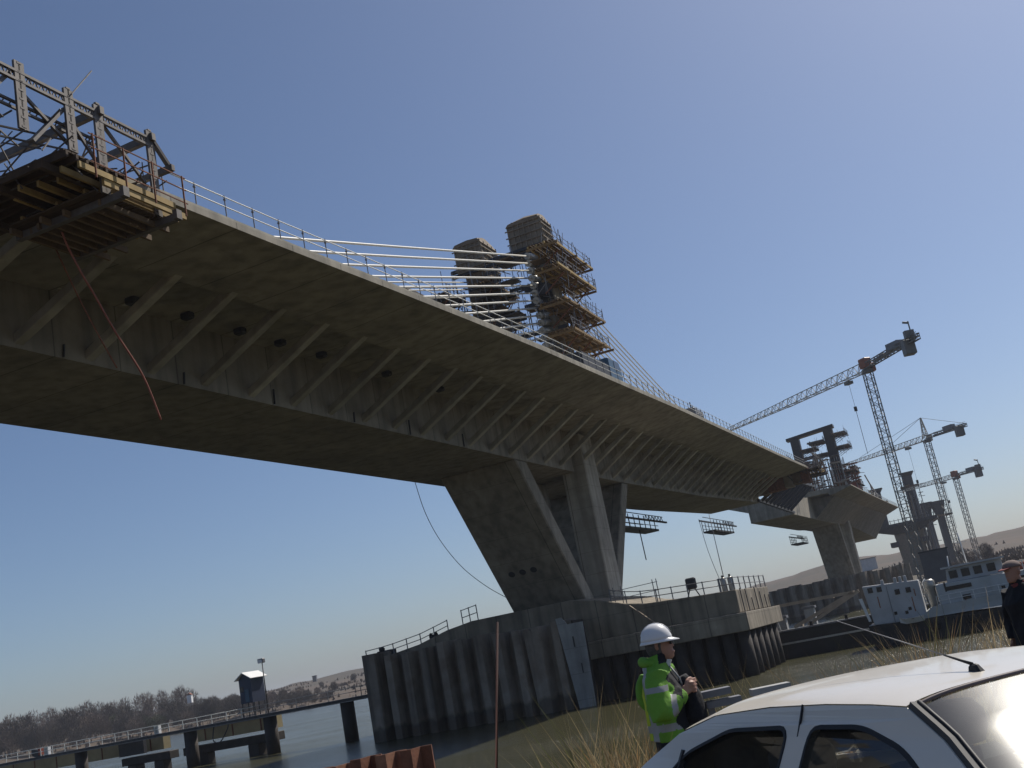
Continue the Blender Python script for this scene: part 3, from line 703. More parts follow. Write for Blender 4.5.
tag(MB().bar(P(SF - .55, -32.4, 2.6), P(SF - 1.2, -29.8, .3), .22, .14).build('leaning_plank', M['deckbrown']), 'long pale plank leaning against the foundation face behind the helmet', 'plank')
tag(MB().tube([P(SF + 5, -24.0, 2.3), P(SF + 5, -24.0, 10)], .05, 5, .03).build('whip_mast', M['steel']), 'thin upright mast standing on the foundation right of the floodlight', 'mast')

# platforms hanging under the far side of the deck
def hang(s0, s1, t0, t1, z, label):
    t = thing('hanging_platform', label, 'hanging platform', P((s0 + s1) / 2, t0, z), 'platforms hung under the deck')
    MB().sbox(s0, s1, t0, t1, z, z + .35).build('floor', M['dark'], t)
    b = MB()
    k = 0
    while s0 + k * 3 <= s1:
        for tt in (t0, t1): b.bar(P(s0 + 3 * k, tt, z), P(s0 + 3 * k, tt, z + 2.4), .14)
        k += 1
    for tt in (t0, t1):
        for h in (.9, 1.7): b.bar(P(s0, tt, z + h), P(s1, tt, z + h), .09)
    b.build('hanger_rods', M['dark'], t)
    b = MB(); b.sbox(s0 - 4, s1 + 14, t0 + .4, t0 + .7, z + 2.3, z + 2.6)
    for k in range(6):
        s = s1 + 2 * k; b.bar(P(s, t0 + .5, z + 2.4), P(s + 1, t0 + .5, z + 3.4 ), .1); b.bar(P(s + 1, t0 + .5, z + 3.4), P(s + 2, t0 + .5, z + 2.4), .1)
    b.bar(P(s0, t0 + .5, z + 3.4), P(s1 + 12, t0 + .5, z + 3.4), .12); b.build('carrier_beam', M['dark'], t)
    return t
hang(165, 188, -53, -50.4, 16.2, 'dark platform hanging under the deck just right of the V pier')
tag(MB().tube([P(178, -51, 16.2), P(178.2, -51, 11.2)], .09, 5).build('hanging_rope', M['dark']), 'short dark rope hanging from the platform right of the V pier', 'rope')
hang(233, 252, -53, -50.4, 17.5, 'dark platform hanging under the middle of the deck between the piers')
tag(MB().tube(smooth_pts([P(205, -47, 18.2), P(205, -46.6, 12), P(205, -45.4, 5), P(205, -44.6, 2)]), .05, 5).build('hanging_cable', M['steel']), 'long thin cable dropping from the deck to the foundation', 'cable')
hang(352, 364, -54, -50.5, 17.0, 'small dark platform hanging beside the top of the second pier')

# ------------------------------------------------------------------ pylon and clutter on the second deck
py2 = thing('pylon', 'dark portal-like pylon with stacked platforms on the far deck', 'pylon', P(373, -42, ze(373)))
z0_ = ze(373) + .1
MB().sbox(371.2, 374.8, -38.2, -35.2, z0_, 53).build('leg', M['dark'], py2)
MB().sbox(371.2, 374.8, -49.2, -46.4, z0_, 52).build('leg', M['dark'], py2)
MB().hexa([P(371, -50.4, 51.4), P(371, -34.6, 52.6), P(375, -34.6, 52.6), P(375, -50.4, 51.4), P(371, -50.4, 52.3), P(371, -34.6, 53.6), P(375, -34.6, 53.6), P(375, -50.4, 52.3)]).build('top_beam', M['dark'], py2)
for i, (t, z) in enumerate([(-33.3, 50.0), (-33.1, 45.6), (-32.8, 37.2), (-32.6, 32.6)]):
    platform(373, t, z, 11, 4.2, wrd[i] + ' dark platform on the right leg of the far pylon', 'platforms right of the far pylon leg', seed=40 + i, yellow=False)
for i, (t, z) in enumerate([(-41, 49.0), (-40.6, 44.6)]):
    platform(373, t, z, 9, 5.0, ['upper', 'lower'][i] + ' dark platform on the inner side of the right far pylon leg', 'platforms inside the right far leg', seed=50 + i, yellow=False)
for i, (t, z) in enumerate([(-44, 47.2), (-43.6, 42.2)]):
    platform(373, t, z, 9, 5.0, ['upper', 'lower'][i] + ' dark platform on the inner side of the left far pylon leg', 'platforms inside the left far leg', seed=60 + i, yellow=False)
def clutter(name, label, cat, n_, sr, tr_, zr, mats_, seed, w=.16):
    rr = random.Random(seed); t = thing(name, label, cat, P(sum(sr) / 2, sum(tr_) / 2, zr[0]))
    for mi, m in enumerate(mats_):
        b = MB()
        for i in range(n_ // len(mats_)):
            s = rr.uniform(*sr); tt = rr.uniform(*tr_); z = rr.uniform(*zr); k = rr.random()
            hh = rr.uniform(1.5, 5)
            if k < .45: b.bar(P(s, tt, zr[0]), P(s, tt, min(zr[1], z + hh)), w)
            elif k < .8: b.bar(P(s, tt, z), P(s + rr.uniform(-6, 6), tt + rr.uniform(-3, 3), z + rr.uniform(-.6, .6)), w * .8)
            else: b.sbox(s - 2, s + 2, tt - 1.2, tt + 1.2, z, z + .12)
        b.build(('tubes', 'panels', 'netting')[mi], M[m], t)
    return t
clutter('tube_scaffold', 'dense tube scaffold between the legs of the far pylon', 'scaffold', 300, (362, 384), (-47, -34), (z0_, 43), ('steel', 'steel_lt', 'rust'), 3)
clutter('tube_scaffold', 'rusty scaffold right of the far pylon right leg', 'scaffold', 130, (366, 384), (-36.5, -31), (z0_, 40), ('rust', 'plank', 'red'), 33)
clutter('tube_scaffold', 'dark scaffold heap left of the far pylon legs', 'scaffold', 220, (350, 374), (-57, -47), (z0_, 44), ('dark', 'plank', 'red'), 4)
for i, s in enumerate((312, 330, 346)): pass
nt_ = thing('safety_netting', 'red safety netting at the foot of the far pylon right leg', 'safety net', P(371, -34, z0_))
b_ = MB(); b_.sbox(366, 366.15, -37, -31.5, z0_, z0_ + 5.2); b_.sbox(366, 378, -31.5, -31.35, z0_, z0_ + 4.8); b_.build('net_panel', M['red'], nt_)
b_ = MB()
for t in (-37, -34.2, -31.4): b_.bar(P(365.9, t, z0_), P(365.9, t, z0_ + 6), .2)
b_.build('net_post', M['steel'], nt_)
ft = thing('deck_gantry', 'grey steel gantry frame on the far deck right of the far pylon', 'gantry', P(400, -30, z0_))
b_ = MB()
for s in (392, 402, 412): b_.bar(P(s, -29.5, ze(s)), P(s, -29.5, ze(s) + 5.5 - (s - 392) * .16), .3)
b_.bar(P(380, -29.5, ze(380) + 8), P(392, -29.5, ze(392) + 5.5), .35); b_.bar(P(392, -29.5, ze(392) + 5.5), P(412, -29.5, ze(412) + 2.3), .4)
for s in (392, 402): b_.bar(P(s, -29.5, ze(s)), P(s + 10, -29.5, ze(s) + 3.4), .2)
b_.build('frame', M['steel'], ft)

# pylon starter columns on the far deck's right end
for (px, py_, d, hh, lab) in ((884, 492, 395, 15, 'left'), (0, 0, 0, 0, '')):
    pass

# ------------------------------------------------------------------ third pier, under construction
p3 = thing('bridge_pier', 'third dark pier under construction with a mushroom-shaped scaffold ring', 'bridge pier', P(600, -33, -1))
MB().hexa([P(594, -38, -2), P(594, -28, -2), P(606, -28, -2), P(606, -38, -2), P(594, -40, 25), P(594, -25.6, 25), P(606, -25.6, 25), P(606, -40, 25)]).build('shaft', M['deckbrown'], p3)
b_ = MB()
b_.loft([[P(593, -39, 23), P(607, -39, 23), P(607, -27, 23), P(593, -27, 23)], [P(590, -52, 27.2), P(610, -52, 27.2), P(610, -17.5, 27.2), P(590, -17.5, 27.2)], [P(590, -52, 28.4), P(610, -52, 28.4), P(610, -17.5, 28.4), P(590, -17.5, 28.4)]])
b_.build('platform_ring', M['dark'], p3)
b_ = MB()
for k in range(18):
    t = -52 + 2.03 * k; b_.bar(P(589.8, t, 27), P(589.8, t, 30.4), .22); b_.bar(P(589.8, t, 24.5 + abs(t + 34.7) * .12), P(589.8, t + 2, 27.5), .25)
b_.bar(P(589.8, -52, 29.8), P(589.8, -17.5, 29.8), .2)
for t in (-40.6, -25.6): b_.sbox(592, 604, t - 2, t + 2, 17, 19.4)
b_.build('scaffold', M['dark'], p3)
for t, lab in ((-43.5, 'left'), (-26.5, 'right')):
    c_ = thing('starter_column', lab + ' tall dark starter column with a form head on the third pier', 'column', P(600, t, 28.4), 'starter columns of the third pylon')
    MB().sbox(598, 602, t - 2.2, t + 2.2, 28.4, 48 if t < -40 else 53).build('shaft', M['dark'], c_)
    zt = 48 if t < -40 else 53
    MB().loft([[P(598, t - 2.2, zt - 2), P(602, t - 2.2, zt - 2), P(602, t + 2.2, zt - 2), P(598, t + 2.2, zt - 2)], [P(597, t - 3.6, zt), P(603, t - 3.6, zt), P(603, t + 3.6, zt), P(597, t + 3.6, zt)]]).build('form_head', M['dark'], c_)
    MB().sbox(597, 603, t - 4.6, t + 4.6, zt - 8, zt - 7).build('platform', M['plank'], c_)
clutter('tube_scaffold', 'brown tube scaffold climbing the right side of the third pier', 'scaffold', 120, (590, 600), (-30, -20), (0, 46), ('deckbrown', 'steel', 'dark'), 9, .3)
bl_ = thing('material_stack', 'upright yellow formwork panel on the far deck end', 'formwork panel', P(432, -32, ze(432)))
MB().prism([P(430, -33.5, ze(430) + .3), P(430, -30.5, ze(430) + .3), P(430, -32.6, ze(430) + 6)], AX * .6).build('panel', M['timber'], bl_)
MB().bar(P(430.8, -32, ze(430)), P(430.8, -32.6, ze(430) + 6), .3).build('prop', M['dark'], bl_)
# distant twin columns
for (px, ptop, pbot, lab) in ((924, (924, 503), (941, 566), 'left'), (937, (937, 501), (955, 570), 'right')):
    d = 680; a = PD(*ptop, d); g = PD(*pbot, d); a = V((g.x, g.y, a.z)); a = V((PD(*ptop, d).x + (g.x - PD(*ptop, d).x) * .5, (PD(*ptop, d).y + g.y) / 2, a.z)); g = V((a.x, a.y, 0))
    t = thing('pylon_column', lab + ' thin dark column of the distant pair left of the tower cranes', 'column', g, 'distant twin columns')
    MB().box((a + g) / 2, 3.2, 3.6, a.z - g.z).build('shaft', M['dark'], t)
    MB().loft([[a + V((-1.6, -1.8, -9)), a + V((1.6, -1.8, -9)), a + V((1.6, 1.8, -9)), a + V((-1.6, 1.8, -9))], [a + V((-3.6, -3, 0)), a + V((3.6, -3, 0)), a + V((3.6, 3, 0)), a + V((-3.6, 3, 0))]]).build('form_head', M['dark'], t)
    MB().box(a + V((0, 0, -8.5)), 11, 9, 1).build('platform', M['plank'], t)
    b = MB()
    for k in range(8): b.bar(a + V((-5.2 + 1.5 * k, -4.5, -8)), a + V((-5.2 + 1.5 * k, -4.5, -5.6)), .25)
    b.build('guard_rail', M['dark'], t)

# ------------------------------------------------------------------ tower cranes
def lattice(b, p, q, w0, w1, n_, chord, web, up=None, tri=False):
    p = V(p); q = V(q); d = (q - p).normalized(); ex = d.cross(up or UZ)
    if ex.length < .1: ex = d.cross(V((0, 1, 0)))
    ex.normalize(); ey = ex.cross(d).normalized()
    cs = [(-.5, -.5), (.5, -.5), (.5, .5), (-.5, .5)] if not tri else [(-.5, -.5), (.5, -.5), (0, .5)]
    def pt(i, f): 
        w = w0 + (w1 - w0) * f; return p.lerp(q, f) + ex * cs[i][0] * w + ey * cs[i][1] * w
    m = len(cs)
    for i in range(m): b.bar(pt(i, 0), pt(i, 1), chord)
    for k in range(n_):
        f0, f1 = k / n_, (k + 1) / n_
        for i in range(m):
            j = (i + 1) % m
            if k % 2: i, j = j, i
            b.bar(pt(i, f0), pt(j, f1), web)
            b.bar(pt(i, f1), pt(j, f1), web)
def crane(label, top, basez, jibtip, tail, mw, jw, flat, hookf, hookl, nm=30):
    t = thing('tower_crane', label, 'tower crane', V((top.x, top.y, basez)))
    b = MB(); lattice(b, V((top.x, top.y, basez)), V((top.x, top.y, top.z - 1.5)), mw, mw, nm, .22, .10); b.build('mast', M['crane'], t)
    dj = (jibtip - top); dj.z = 0; dj.normalize()
    MB().box(top + UZ * -1.1, mw * 1.15, mw * 1.15, 1.0).build('slewing_ring', M['crane'], t)
    MB().box(top + V((dj.y, -dj.x, 0)) * mw * .85 + UZ * -.2, 1.7, 1.9, 2.2).build('cab', M['craneorg'] if flat else M['steel_lt'], t, bevel=.1)
    b = MB(); mid = top.lerp(jibtip, .55)
    lattice(b, top + UZ * .2, mid, jw, jw * .85, 16, .2, .1, tri=True); lattice(b, mid, jibtip, jw * .8, jw * .45, 16, .16, .09, tri=True)
    b.build('jib', M['craneylw'], t)
    b = MB(); lattice(b, top + UZ * .2, tail, jw * .55, jw * .55, 8, .24, .12); sd_ = V((dj.y, -dj.x, 0)) 
    b.bar(top.lerp(tail, .2) + UZ * 1.0, tail + UZ * 1.1, .1); b.bar(top.lerp(tail, .2), tail, jw * .6, .3); b.build('counter_jib', M['crane'], t)
    cw = top.lerp(tail, .82)
    MB().box(cw - UZ * 1.4, 2.6, 2.6, 3.6).build('counterweight', M['crane'], t, bevel=.15)
    MB().box(top.lerp(tail, .6) + UZ * .9, 4.0, 2.0, 1.7, -dj, V((dj.y, -dj.x, 0))).build('winch', M['steel'], t)
    if flat:
        MB().box(top + UZ * 1.0, 2.6, 2.2, 2.6, dj, sd_).build('tower_head', M['craneorg'], t, bevel=.2)
        b = MB(); b.bar(tail - dj * -1.5, tail - dj * -1.5 + UZ * 4.2, .25); b.bar(tail + dj * 1.5 + UZ * 3.8, tail + dj * 3 + UZ * 4.4, .5); b.box(tail + dj * 2.2 + UZ * 1.2, 2.2, 1.4, 1.8); b.build('tail_post', M['crane'], t)
    else:
        ap = top + UZ * 7.5
        b = MB(); lattice(b, top, ap, mw * .9, .3, 5, .22, .1); b.build('tower_head', M['craneylw'], t)
        b = MB(); b.bar(ap, top.lerp(jibtip, .45) + UZ * jw * .5, .1); b.bar(ap, top.lerp(jibtip, .8) + UZ * jw * .4, .1); b.bar(ap, tail + UZ * .5, .12); b.build('tie_bar', M['crane'], t)
    h = top.lerp(jibtip, hookf); 
    MB().box(h - UZ * jw * .8, 2.0, 1.4, .8, dj, sd_).build('trolley', M['crane'], t)
    b = MB(); b.bar(h - UZ * jw * .8, h - UZ * hookl, .07); b.build('hoist_rope', M['crane'], t)
    b = MB(); b.box(h - UZ * hookl, .7, .5, 1.2); b.bar(h - UZ * (hookl + .6), h - UZ * (hookl + 12), .1); b.build('hook_block', M['dark'], t)
    return t
c1 = PD(866, 367, 290); crane('tallest tower crane with a flat jib reaching left behind the deck', c1, WATER, PZ(728, 430, c1.z), PZ(917, 336, c1.z), 2.0, 2.5, True, .12, 9, 34)
c2 = PD(926, 438, 420); c2b = PZ(845, 465, c2.z); crane('middle tower crane with a pointed head and tie bars', c2, 0, c2b, c2 + (c2 - c2b).normalized() * 18, 1.9, 2.0, False, .22, 14, 30)
c3 = PD(955, 476, 520); c3d = (PZ(845, 465, c2.z) - c2).normalized(); crane('smallest and farthest tower crane at the right', c3, 1, c3 + c3d * 34, c3 - c3d * 15, 1.9, 1.9, True, .2, 10, 26)

# ------------------------------------------------------------------ second foundation behind the barge
cf2 = thing('sheet_pile_wall', 'pale ribbed cofferdam wall round the foot of the second pier', 'sheet piling', P(350, -44, WATER - .5))
for k in range(14):
    t = -72 + 3.6 * k
    MB().prism([P(a, b, WATER - .5) for a, b in ((350, t), (350, t + 1.5), (352, t + 2.1), (352, t + 3.6), (353, t + 3.6), (353, t + 1.6), (351, t + .9), (351, t))], UZ * (4.7 + .25 * math.sin(k * 2.1) - WATER + .5)).build('sheet_pile', M['sheet'], cf2)
tag(MB().sbox(356, 392, -72, -22, WATER, 1.0).build('pier_foundation', M['conc_cap']), 'grey concrete foundation block under the second pier', 'foundation')
ps_ = thing('bank_post', 'pale post standing at the left end of the dark barge', 'post', P(135, -24, WATER))
MB().sbox(135, 136.2, -24.7, -23.5, WATER, -1.6).build('post', M['conc_light'], ps_); MB().sbox(134.9, 136.3, -24.9, -23.3, -1.6, -1.3).build('post_cap', M['steel'], ps_)
ps2 = dup(ps_, P(6, 2.6, .5), 'pale post second from the left end of the dark barge')

# ------------------------------------------------------------------ barge and ship
e1 = V((math.cos(R(19)), -math.sin(R(19)), 0)); e2 = V((math.sin(R(19)), math.cos(R(19)), 0))
AS = 1.0
def sh(a, b, c): return SO + e1 * a * AS + e2 * b + UZ * (c - WATER)
SO = PD(760, 640, 128); SO.z = WATER
bar_ = thing('barge', 'long low dark barge moored behind the near foundation', 'barge', SO)
b_ = MB(); b_.hexa([sh(1, 0, WATER - .5), sh(21, 0, WATER - .5), sh(21, 8, WATER - .5), sh(1, 8, WATER - .5), sh(0, -.3, -2.9), sh(21.6, -.3, -2.9), sh(21.6, 8.3, -2.9), sh(0, 8.3, -2.9)]); b_.build('hull', M['hull'], bar_, bevel=.1)
b_ = MB(); b_.bar(sh(-.1, -.33, -4.2), sh(21.7, -.33, -4.2), .12, .2); b_.build('rubbing_strake', M['steel_lt'], bar_)
b_ = MB(); b_.bar(sh(-.1, -.3, -2.85), sh(21.7, -.3, -2.85), .16); b_.build('gunwale', M['steel'], bar_)
for k in range(6): MB().lathe(sh(2 + 3.8 * k, .4, -2.9), [(.16, 0), (.16, .5), (.24, .52), (.24, .6)], 8).build('bollard', M['dark'], bar_)
M['tanbeam'] = mat('tan_beam_paint', (.42, .34, .25), .8, 0, .2, 1)
bm_ = thing('truss_frame', 'tan triangular beam frame lying on the dark barge', 'steel frame', sh(6, 3, -2.8))
for p, q in (((1.2, 3, -.1), (10.8, 3, -.15)), ((3.6, 3, -2.7), (10.6, 3, -.2)), ((5.2, 3, -2.7), (11.4, 3, -.1)), ((1.2, 4.6, -.1), (10.8, 4.6, -.15)), ((3.6, 4.6, -2.7), (10.6, 4.6, -.2)), ((8.4, 3, -.2), (8.4, 4.6, -.2)), ((4.4, 3, -2.6), (4.4, 4.6, -2.6))):
    MB().bar(sh(*p), sh(*q), .3, .34).build('beam', M['tanbeam'], bm_)
MB().bar(sh(1.6, 3.4, -.2), sh(1.9, 3.4, -2.8), .25).build('prop', M['steel_lt'], bm_)

SO = PD(872, 640, 115); SO.z = WATER
AS = .94
shp = thing('work_ship', 'grey and pale blue work ship with dark hull moored right of the barge', 'ship', SO)
b_ = MB()
b_.loft([[sh(a, y0, z), sh(a + .2, y0 + .4, WATER - .6), sh(a + .2, 6 - y1, WATER - .6), sh(a, 6.4 - y1, z)] for a, y0, y1, z in ((0, 0, 0, -3.6), (6, 0, 0, -3.85), (13, 0, 0, -4.15), (20, .3, .3, -4.2), (27, 2.4, 2.4, -3.7))])
b_.build('hull', M['hull'], shp)
def win(par, a0, a1, z0, z1, y): MB().box((sh(a0, y, z0) + sh(a1, y, z1)) / 2, (a1 - a0) * AS, .05, z1 - z0, e1, e2).build('window', M['glassdk'], par)
h1 = MB().hexa([sh(.6, .5, -3.62), sh(5.9, .5, -3.9), sh(5.9, 5.6, -3.9), sh(.6, 5.6, -3.62), sh(.3, .5, .2), sh(5.9, .5, -.15), sh(5.9, 5.6, -.15), sh(.3, 5.6, .2)]).build('grey_deckhouse', M['shipgrey'], shp, bevel=.06)
for a0, z0 in ((.8, -.55), (1.7, -.6), (3.4, -1.15), (4.5, -1.15)): win(h1, a0, a0 + .5, z0, z0 + .5, .46)
for a0, z0 in ((2.8, -3.0), (3.9, -3.1), (4.3, -2.8)): win(h1, a0, a0 + .3, z0, z0 + .3, .46)
for a0 in (2.4, 3.7, 4.2, 4.7): MB().box(sh(a0, .7, .2), .3, .35, .6, e1, e2).build('vent', M['shipgrey'], h1, bevel=.05)
MB().box(sh(2.7, .48, -2.0), .05, .06, 3.6, e1, e2).build('seam_pipe', M['steel'], h1)
MB().hexa([sh(.15, .3, -3.2), sh(.4, .3, -3.2), sh(.4, .5, -3.2), sh(.15, .5, -3.2), sh(-.3, .3, -.9), sh(.05, .3, -.9), sh(.05, .5, -.9), sh(-.3, .5, -.9)]).build('white_stanchion', M['white'], shp)
MB().lathe(sh(6.9, 1.6, -3.6), [(.4, 0), (.4, 2.4), (.5, 2.5), (.5, 3.1), (.3, 3.3)], 14).build('funnel', M['steel_lt'], shp)
MB().tube([sh(6.4, .9, -3.6), sh(6.3, .9, -.5), sh(6.6, .9, -.2)], .09, 6).build('white_pipe', M['white'], shp)
MB().hexa([sh(4.9, -.06, -3.8), sh(26.4, 1.6, -4.1), sh(26.4, 4.6, -4.1), sh(4.9, 6.3, -3.8), sh(6.6, -.06, -2.9), sh(27, 1.6, -2.6), sh(27, 4.6, -2.6), sh(6.6, 6.3, -2.9)]).build('bulwark', M['shipblue'], shp)
h2 = MB().hexa([sh(7.4, .55, -2.92), sh(21, .8, -2.7), sh(21, 5.6, -2.7), sh(7.4, 5.8, -2.92), sh(7.4, .55, -.95), sh(21, .8, -1.15), sh(21, 5.6, -1.15), sh(7.4, 5.8, -.95)]).build('blue_deckhouse', M['shipblue'], shp, bevel=.06)
MB().box(sh(9.6, .56, -1.5), 2.3, .06, .38, e1, e2).build('long_opening', M['glassdk'], h2)
MB().box(sh(8.3, .54, -1.3), .16, .06, .9, e1, e2).build('opening_jamb', M['glassdk'], h2)
for a0, z0 in ((9.7, -2.75), (15.5, -2.0), (16.3, -2.0)): win(h2, a0, a0 + .8, z0, z0 + .45, .5 if a0 < 12 else .66)
for a0, z0 in ((12.9, -2.2), (13.5, -2.5)): win(h2, a0, a0 + .35, z0, z0 + .35, .6)
MB().box(sh(13.0, .6, -2.1), .7, .1, 1.4, e1, e2).build('door', M['shipblue'], h2)
h3 = MB().hexa([sh(8.6, 1.2, -.98), sh(14.2, 1.2, -1.0), sh(14.2, 5, -1.0), sh(8.6, 5, -.98), sh(8.8, 1.3, .3), sh(14.2, 1.3, .4), sh(14.2, 4.9, .4), sh(8.8, 4.9, .3)]).build('wheelhouse', M['shipgrey'], shp, bevel=.05)
for a0 in (9.0, 10.2, 11.4, 12.7): win(h3, a0, a0 + .8, -.65, .1, 1.2)
MB().box(sh(11.4, 3, .45), 5.8, 4.4, .16, e1, e2).build('roof', M['shipgrey'], h3)
b_ = MB(); b_.tube([sh(11, 3, .5), sh(10.9, 3, 3.6)], .07, 6); b_.bar(sh(10.4, 3, 2.6), sh(11.5, 3, 2.6), .05); b_.build('mast', M['white'], shp)
b_ = MB()
for k in range(9): b_.bar(sh(14.6 + .7 * k, .9, -1.1), sh(14.6 + .7 * k, .9, -.2), .06)
for z in (-.65, -.2): b_.bar(sh(14.6, .9, z), sh(20.4, .9, z), .05)
b_.build('railing', M['white'], shp)
MB().box(sh(16.2, 2, -.7), 1.7, 1.2, .7, e1, e2).build('red_hatch', M['red'], shp, bevel=.1)
b_ = MB(); b_.tube([sh(18.3, 2, -1.1), sh(18.2, 2, .5), sh(19.2, 2, .9)], .1, 6); b_.build('davit', M['white'], shp)
MB().hexa([sh(21.4, 1.3, -2.7), sh(25, 2, -2.7), sh(25, 4, -2.7), sh(21.4, 4.8, -2.7), sh(21.4, 1.3, -.3), sh(24.6, 2, -.5), sh(24.6, 4, -.5), sh(21.4, 4.8, -.3)]).build('bow_house', M['shipgrey'], shp, bevel=.05)
for a in (6.5, 10, 13.5, 17, 21): MB().lathe(sh(a, -.16, -4.6), [(.2, -.11), (.42, -.11), (.47, 0), (.42, .11), (.2, .11)], 16, e2, e1).build('tyre_fender', M['rubberdk'], shp)
b_ = MB()
for k in range(16): b_.bar(sh(7.2 + 1.2 * k, .08 + max(0, (k - 10) * .12), -2.9), sh(7.2 + 1.2 * k, .08 + max(0, (k - 10) * .12), -2.0), .05)
for z in (-2.45, -2.0): b_.tube([sh(7.2 + 1.2 * k, .08 + max(0, (k - 10) * .12), z) for k in range(16)], .03, 5)
b_.build('bulwark_rail', M['white'], shp)
for a, z, hh in ((1.6, -1.0, 1.1), (4.9, -1.6, 1.4), (5.3, -.9, .7)): MB().box(sh(a, .485, z - hh / 2), .1, .02, hh, e1, e2).build('rust_streak', M['rustlite'], h1)
for a, z, hh in ((9.9, -2.75, .1), (14.6, -1.5, .9), (18.5, -1.6, 1.0)): MB().box(sh(a, .62 if a > 12 else .52, z - hh / 2), .12, .02, hh, e1, e2).build('rust_streak', M['rustlite'], h2)
dg = thing('dinghy', 'small white dinghy lashed below the grey deckhouse', 'dinghy', sh(4.4, -.4, -4.4))
SV = SO
MB().loft([[sh(a, -.5 - w, z), sh(a, -.5, z - .5), sh(a, -.5 + w, z)] for a, w, z in ((3.2, .1, -3.3), (3.8, .42, -3.5), (4.9, .45, -3.5), (5.6, .4, -3.45))]).build('hull', M['white'], dg)
MB().box(sh(4.5, -.5, -3.6), .25, .85, .05, e1, e2).build('thwart', M['deckbrown'], dg)
# grey block building behind the ship
gb = PD(937, 566, 250); gb.z = -2
bg_ = thing('pump_house', 'dark grey flat block building on the bank behind the ship', 'building', gb)
MB().box(gb + UZ * 3.6, 5.6, 5, 6.4, e1, e2).build('wall', M['dkgrey'], bg_)
MB().box(gb + UZ * 6.95, 6.0, 5.4, .3, e1, e2).build('roof', M['dark'], bg_)
tag(MB().tube([PD(953, 592, 235), PD(947, 556, 235)], .14, 6).build('white_pole', M['white']), 'thin white pole standing behind the wheelhouse', 'pole')
fb = PD(868, 566, 900)
f_ = thing('flat_house', 'small grey flat-roofed house on the hill crest right of the second pier', 'building', fb)
MB().box(fb + UZ * 1, 12, 8, 9).build('wall', M['shipgrey'], f_); MB().box(fb + UZ * 5.6, 12.8, 8.8, .5).build('roof', M['dark'], f_)
wt = PD(315, 680, 1050); w_ = thing('hut', 'tiny dark hut on the far hill crest between lamp and sheet piles', 'hut', wt)
MB().box(wt + UZ * 1, 3.4, 4, 5).build('wall', M['dkgrey'], w_); MB().box(wt + UZ * 3.7, 4, 4.6, .5).build('roof', M['dark'], w_)
wh = PD(190, 699, 690); w_ = thing('white_house', 'tiny white house among the far trees left of the shed', 'building', wh)
MB().box(wh, 2.6, 3, 4.4).build('wall', M['white'], w_); MB().prism([wh + V((-1.6, -1.6, 2.2)), wh + V((1.6, -1.6, 2.2)), wh + V((0, -1.6, 3.6))], V((0, 3.2, 0))).build('roof', M['rust'], w_)

# ------------------------------------------------------------------ jetty on the left
W0 = V((-20.5, 128.6, 0)); W1 = V((-112, 180, 0)); wd = (W1 - W0).normalized(); wn = V((-wd.y, wd.x, 0))
if wn.y > 0: wn = -wn     # towards the camera
def wk(a, b, z): q = W0 + wd * a + wn * b; return V((q.x, q.y, z))
jt = thing('jetty', 'long narrow jetty with white railing running left from the sheet piles', 'jetty', wk(20, 0, -1.4))
L_ = (W1 - W0).length
MB().box(wk(L_ / 2, 0, -1.22), L_, 2.2, .42, wd, wn).build('walkway', M['steel'], jt)
MB().box(wk(L_ / 2, 1.12, -1.15), L_, .12, .3, wd, wn).build('edge_beam', M['dark'], jt)
for i, q in enumerate([V((-25.5, 132.2, 0)), V((-36.1, 138.4, 0)), V((-48.3, 145, 0)), V((-67, 155.6, 0))]):
    a = (q - W0).dot(wd); MB().lathe(wk(a, 0, WATER - .8), [(.82, 0), (.82, 5.16)], 16).build('pile', M['pile'], jt)
b_ = MB(); k = 0
while 22 + k * 2.6 < L_:
    MB().bar(wk(22 + 2.6 * k, .95, -1.0), wk(22 + 2.6 * k, .95, .1), .08).build('post', M['rail'], jt); k += 1
for z in (-.42, .08): MB().tube([wk(20, .95, z), wk(L_, .95, z)], .045, 5).build('rail', M['rail'], jt)
for z in (-.42, .08): MB().tube([wk(2, .95, z), wk(20, .95, z)], .04, 5).build('rail', M['steel'], jt)
for a in (3, 8, 13, 18): MB().bar(wk(a, .95, -1.0), wk(a, .95, .1), .08).build('post', M['steel'], jt)
for nm_, lab, a0, a1, z0, z1, b0 in (('girder', 'tan box girder lying behind the jetty under the blue shed', 21, 37, -3.0, -1.5, -4.2), ('girder', 'long tan box girder behind the jetty at the left picture edge', 42, 90, -3.1, -1.45, -4.6)):
    t = thing(nm_, lab, 'girder', wk((a0 + a1) / 2, b0, z0), 'tan girders behind the jetty')
    MB().box(wk((a0 + a1) / 2, b0, (z0 + z1) / 2), a1 - a0, 1.2, z1 - z0, wd, wn).build('web', M['yellowgirder'], t)
    for k in range(int((a1 - a0) / 5)): MB().box(wk(a0 + 2.5 + 5 * k, b0 + .64, (z0 + z1) / 2), .16, .1, z1 - z0, wd, wn).build('stiffener', M['rust'], t)
    MB().box(wk((a0 + a1) / 2, b0, z1 + .06), a1 - a0, 1.5, .12, wd, wn).build('flange', M['steel'], t)
for a0, a1, lab in ((19.5, 36, 'dark floating pontoon beam behind the jetty piles below the shed'), (38.5, 48, 'dark floating pontoon beam left of the third jetty pile')):
    t = thing('pontoon', lab, 'pontoon', wk((a0 + a1) / 2, -2.6, WATER), 'pontoon beams behind the jetty')
    MB().box(wk((a0 + a1) / 2, -2.6, -3.9), a1 - a0, 1.6, 1.0, wd, wn).build('beam', M['pile'], t, bevel=.06)
    for f in (.25, .8): MB().box(wk(a0 + (a1 - a0) * f, -2.6, -5.2), 1.9, 1.4, 1.6, wd, wn).build('float', M['pile'], t, bevel=.1)
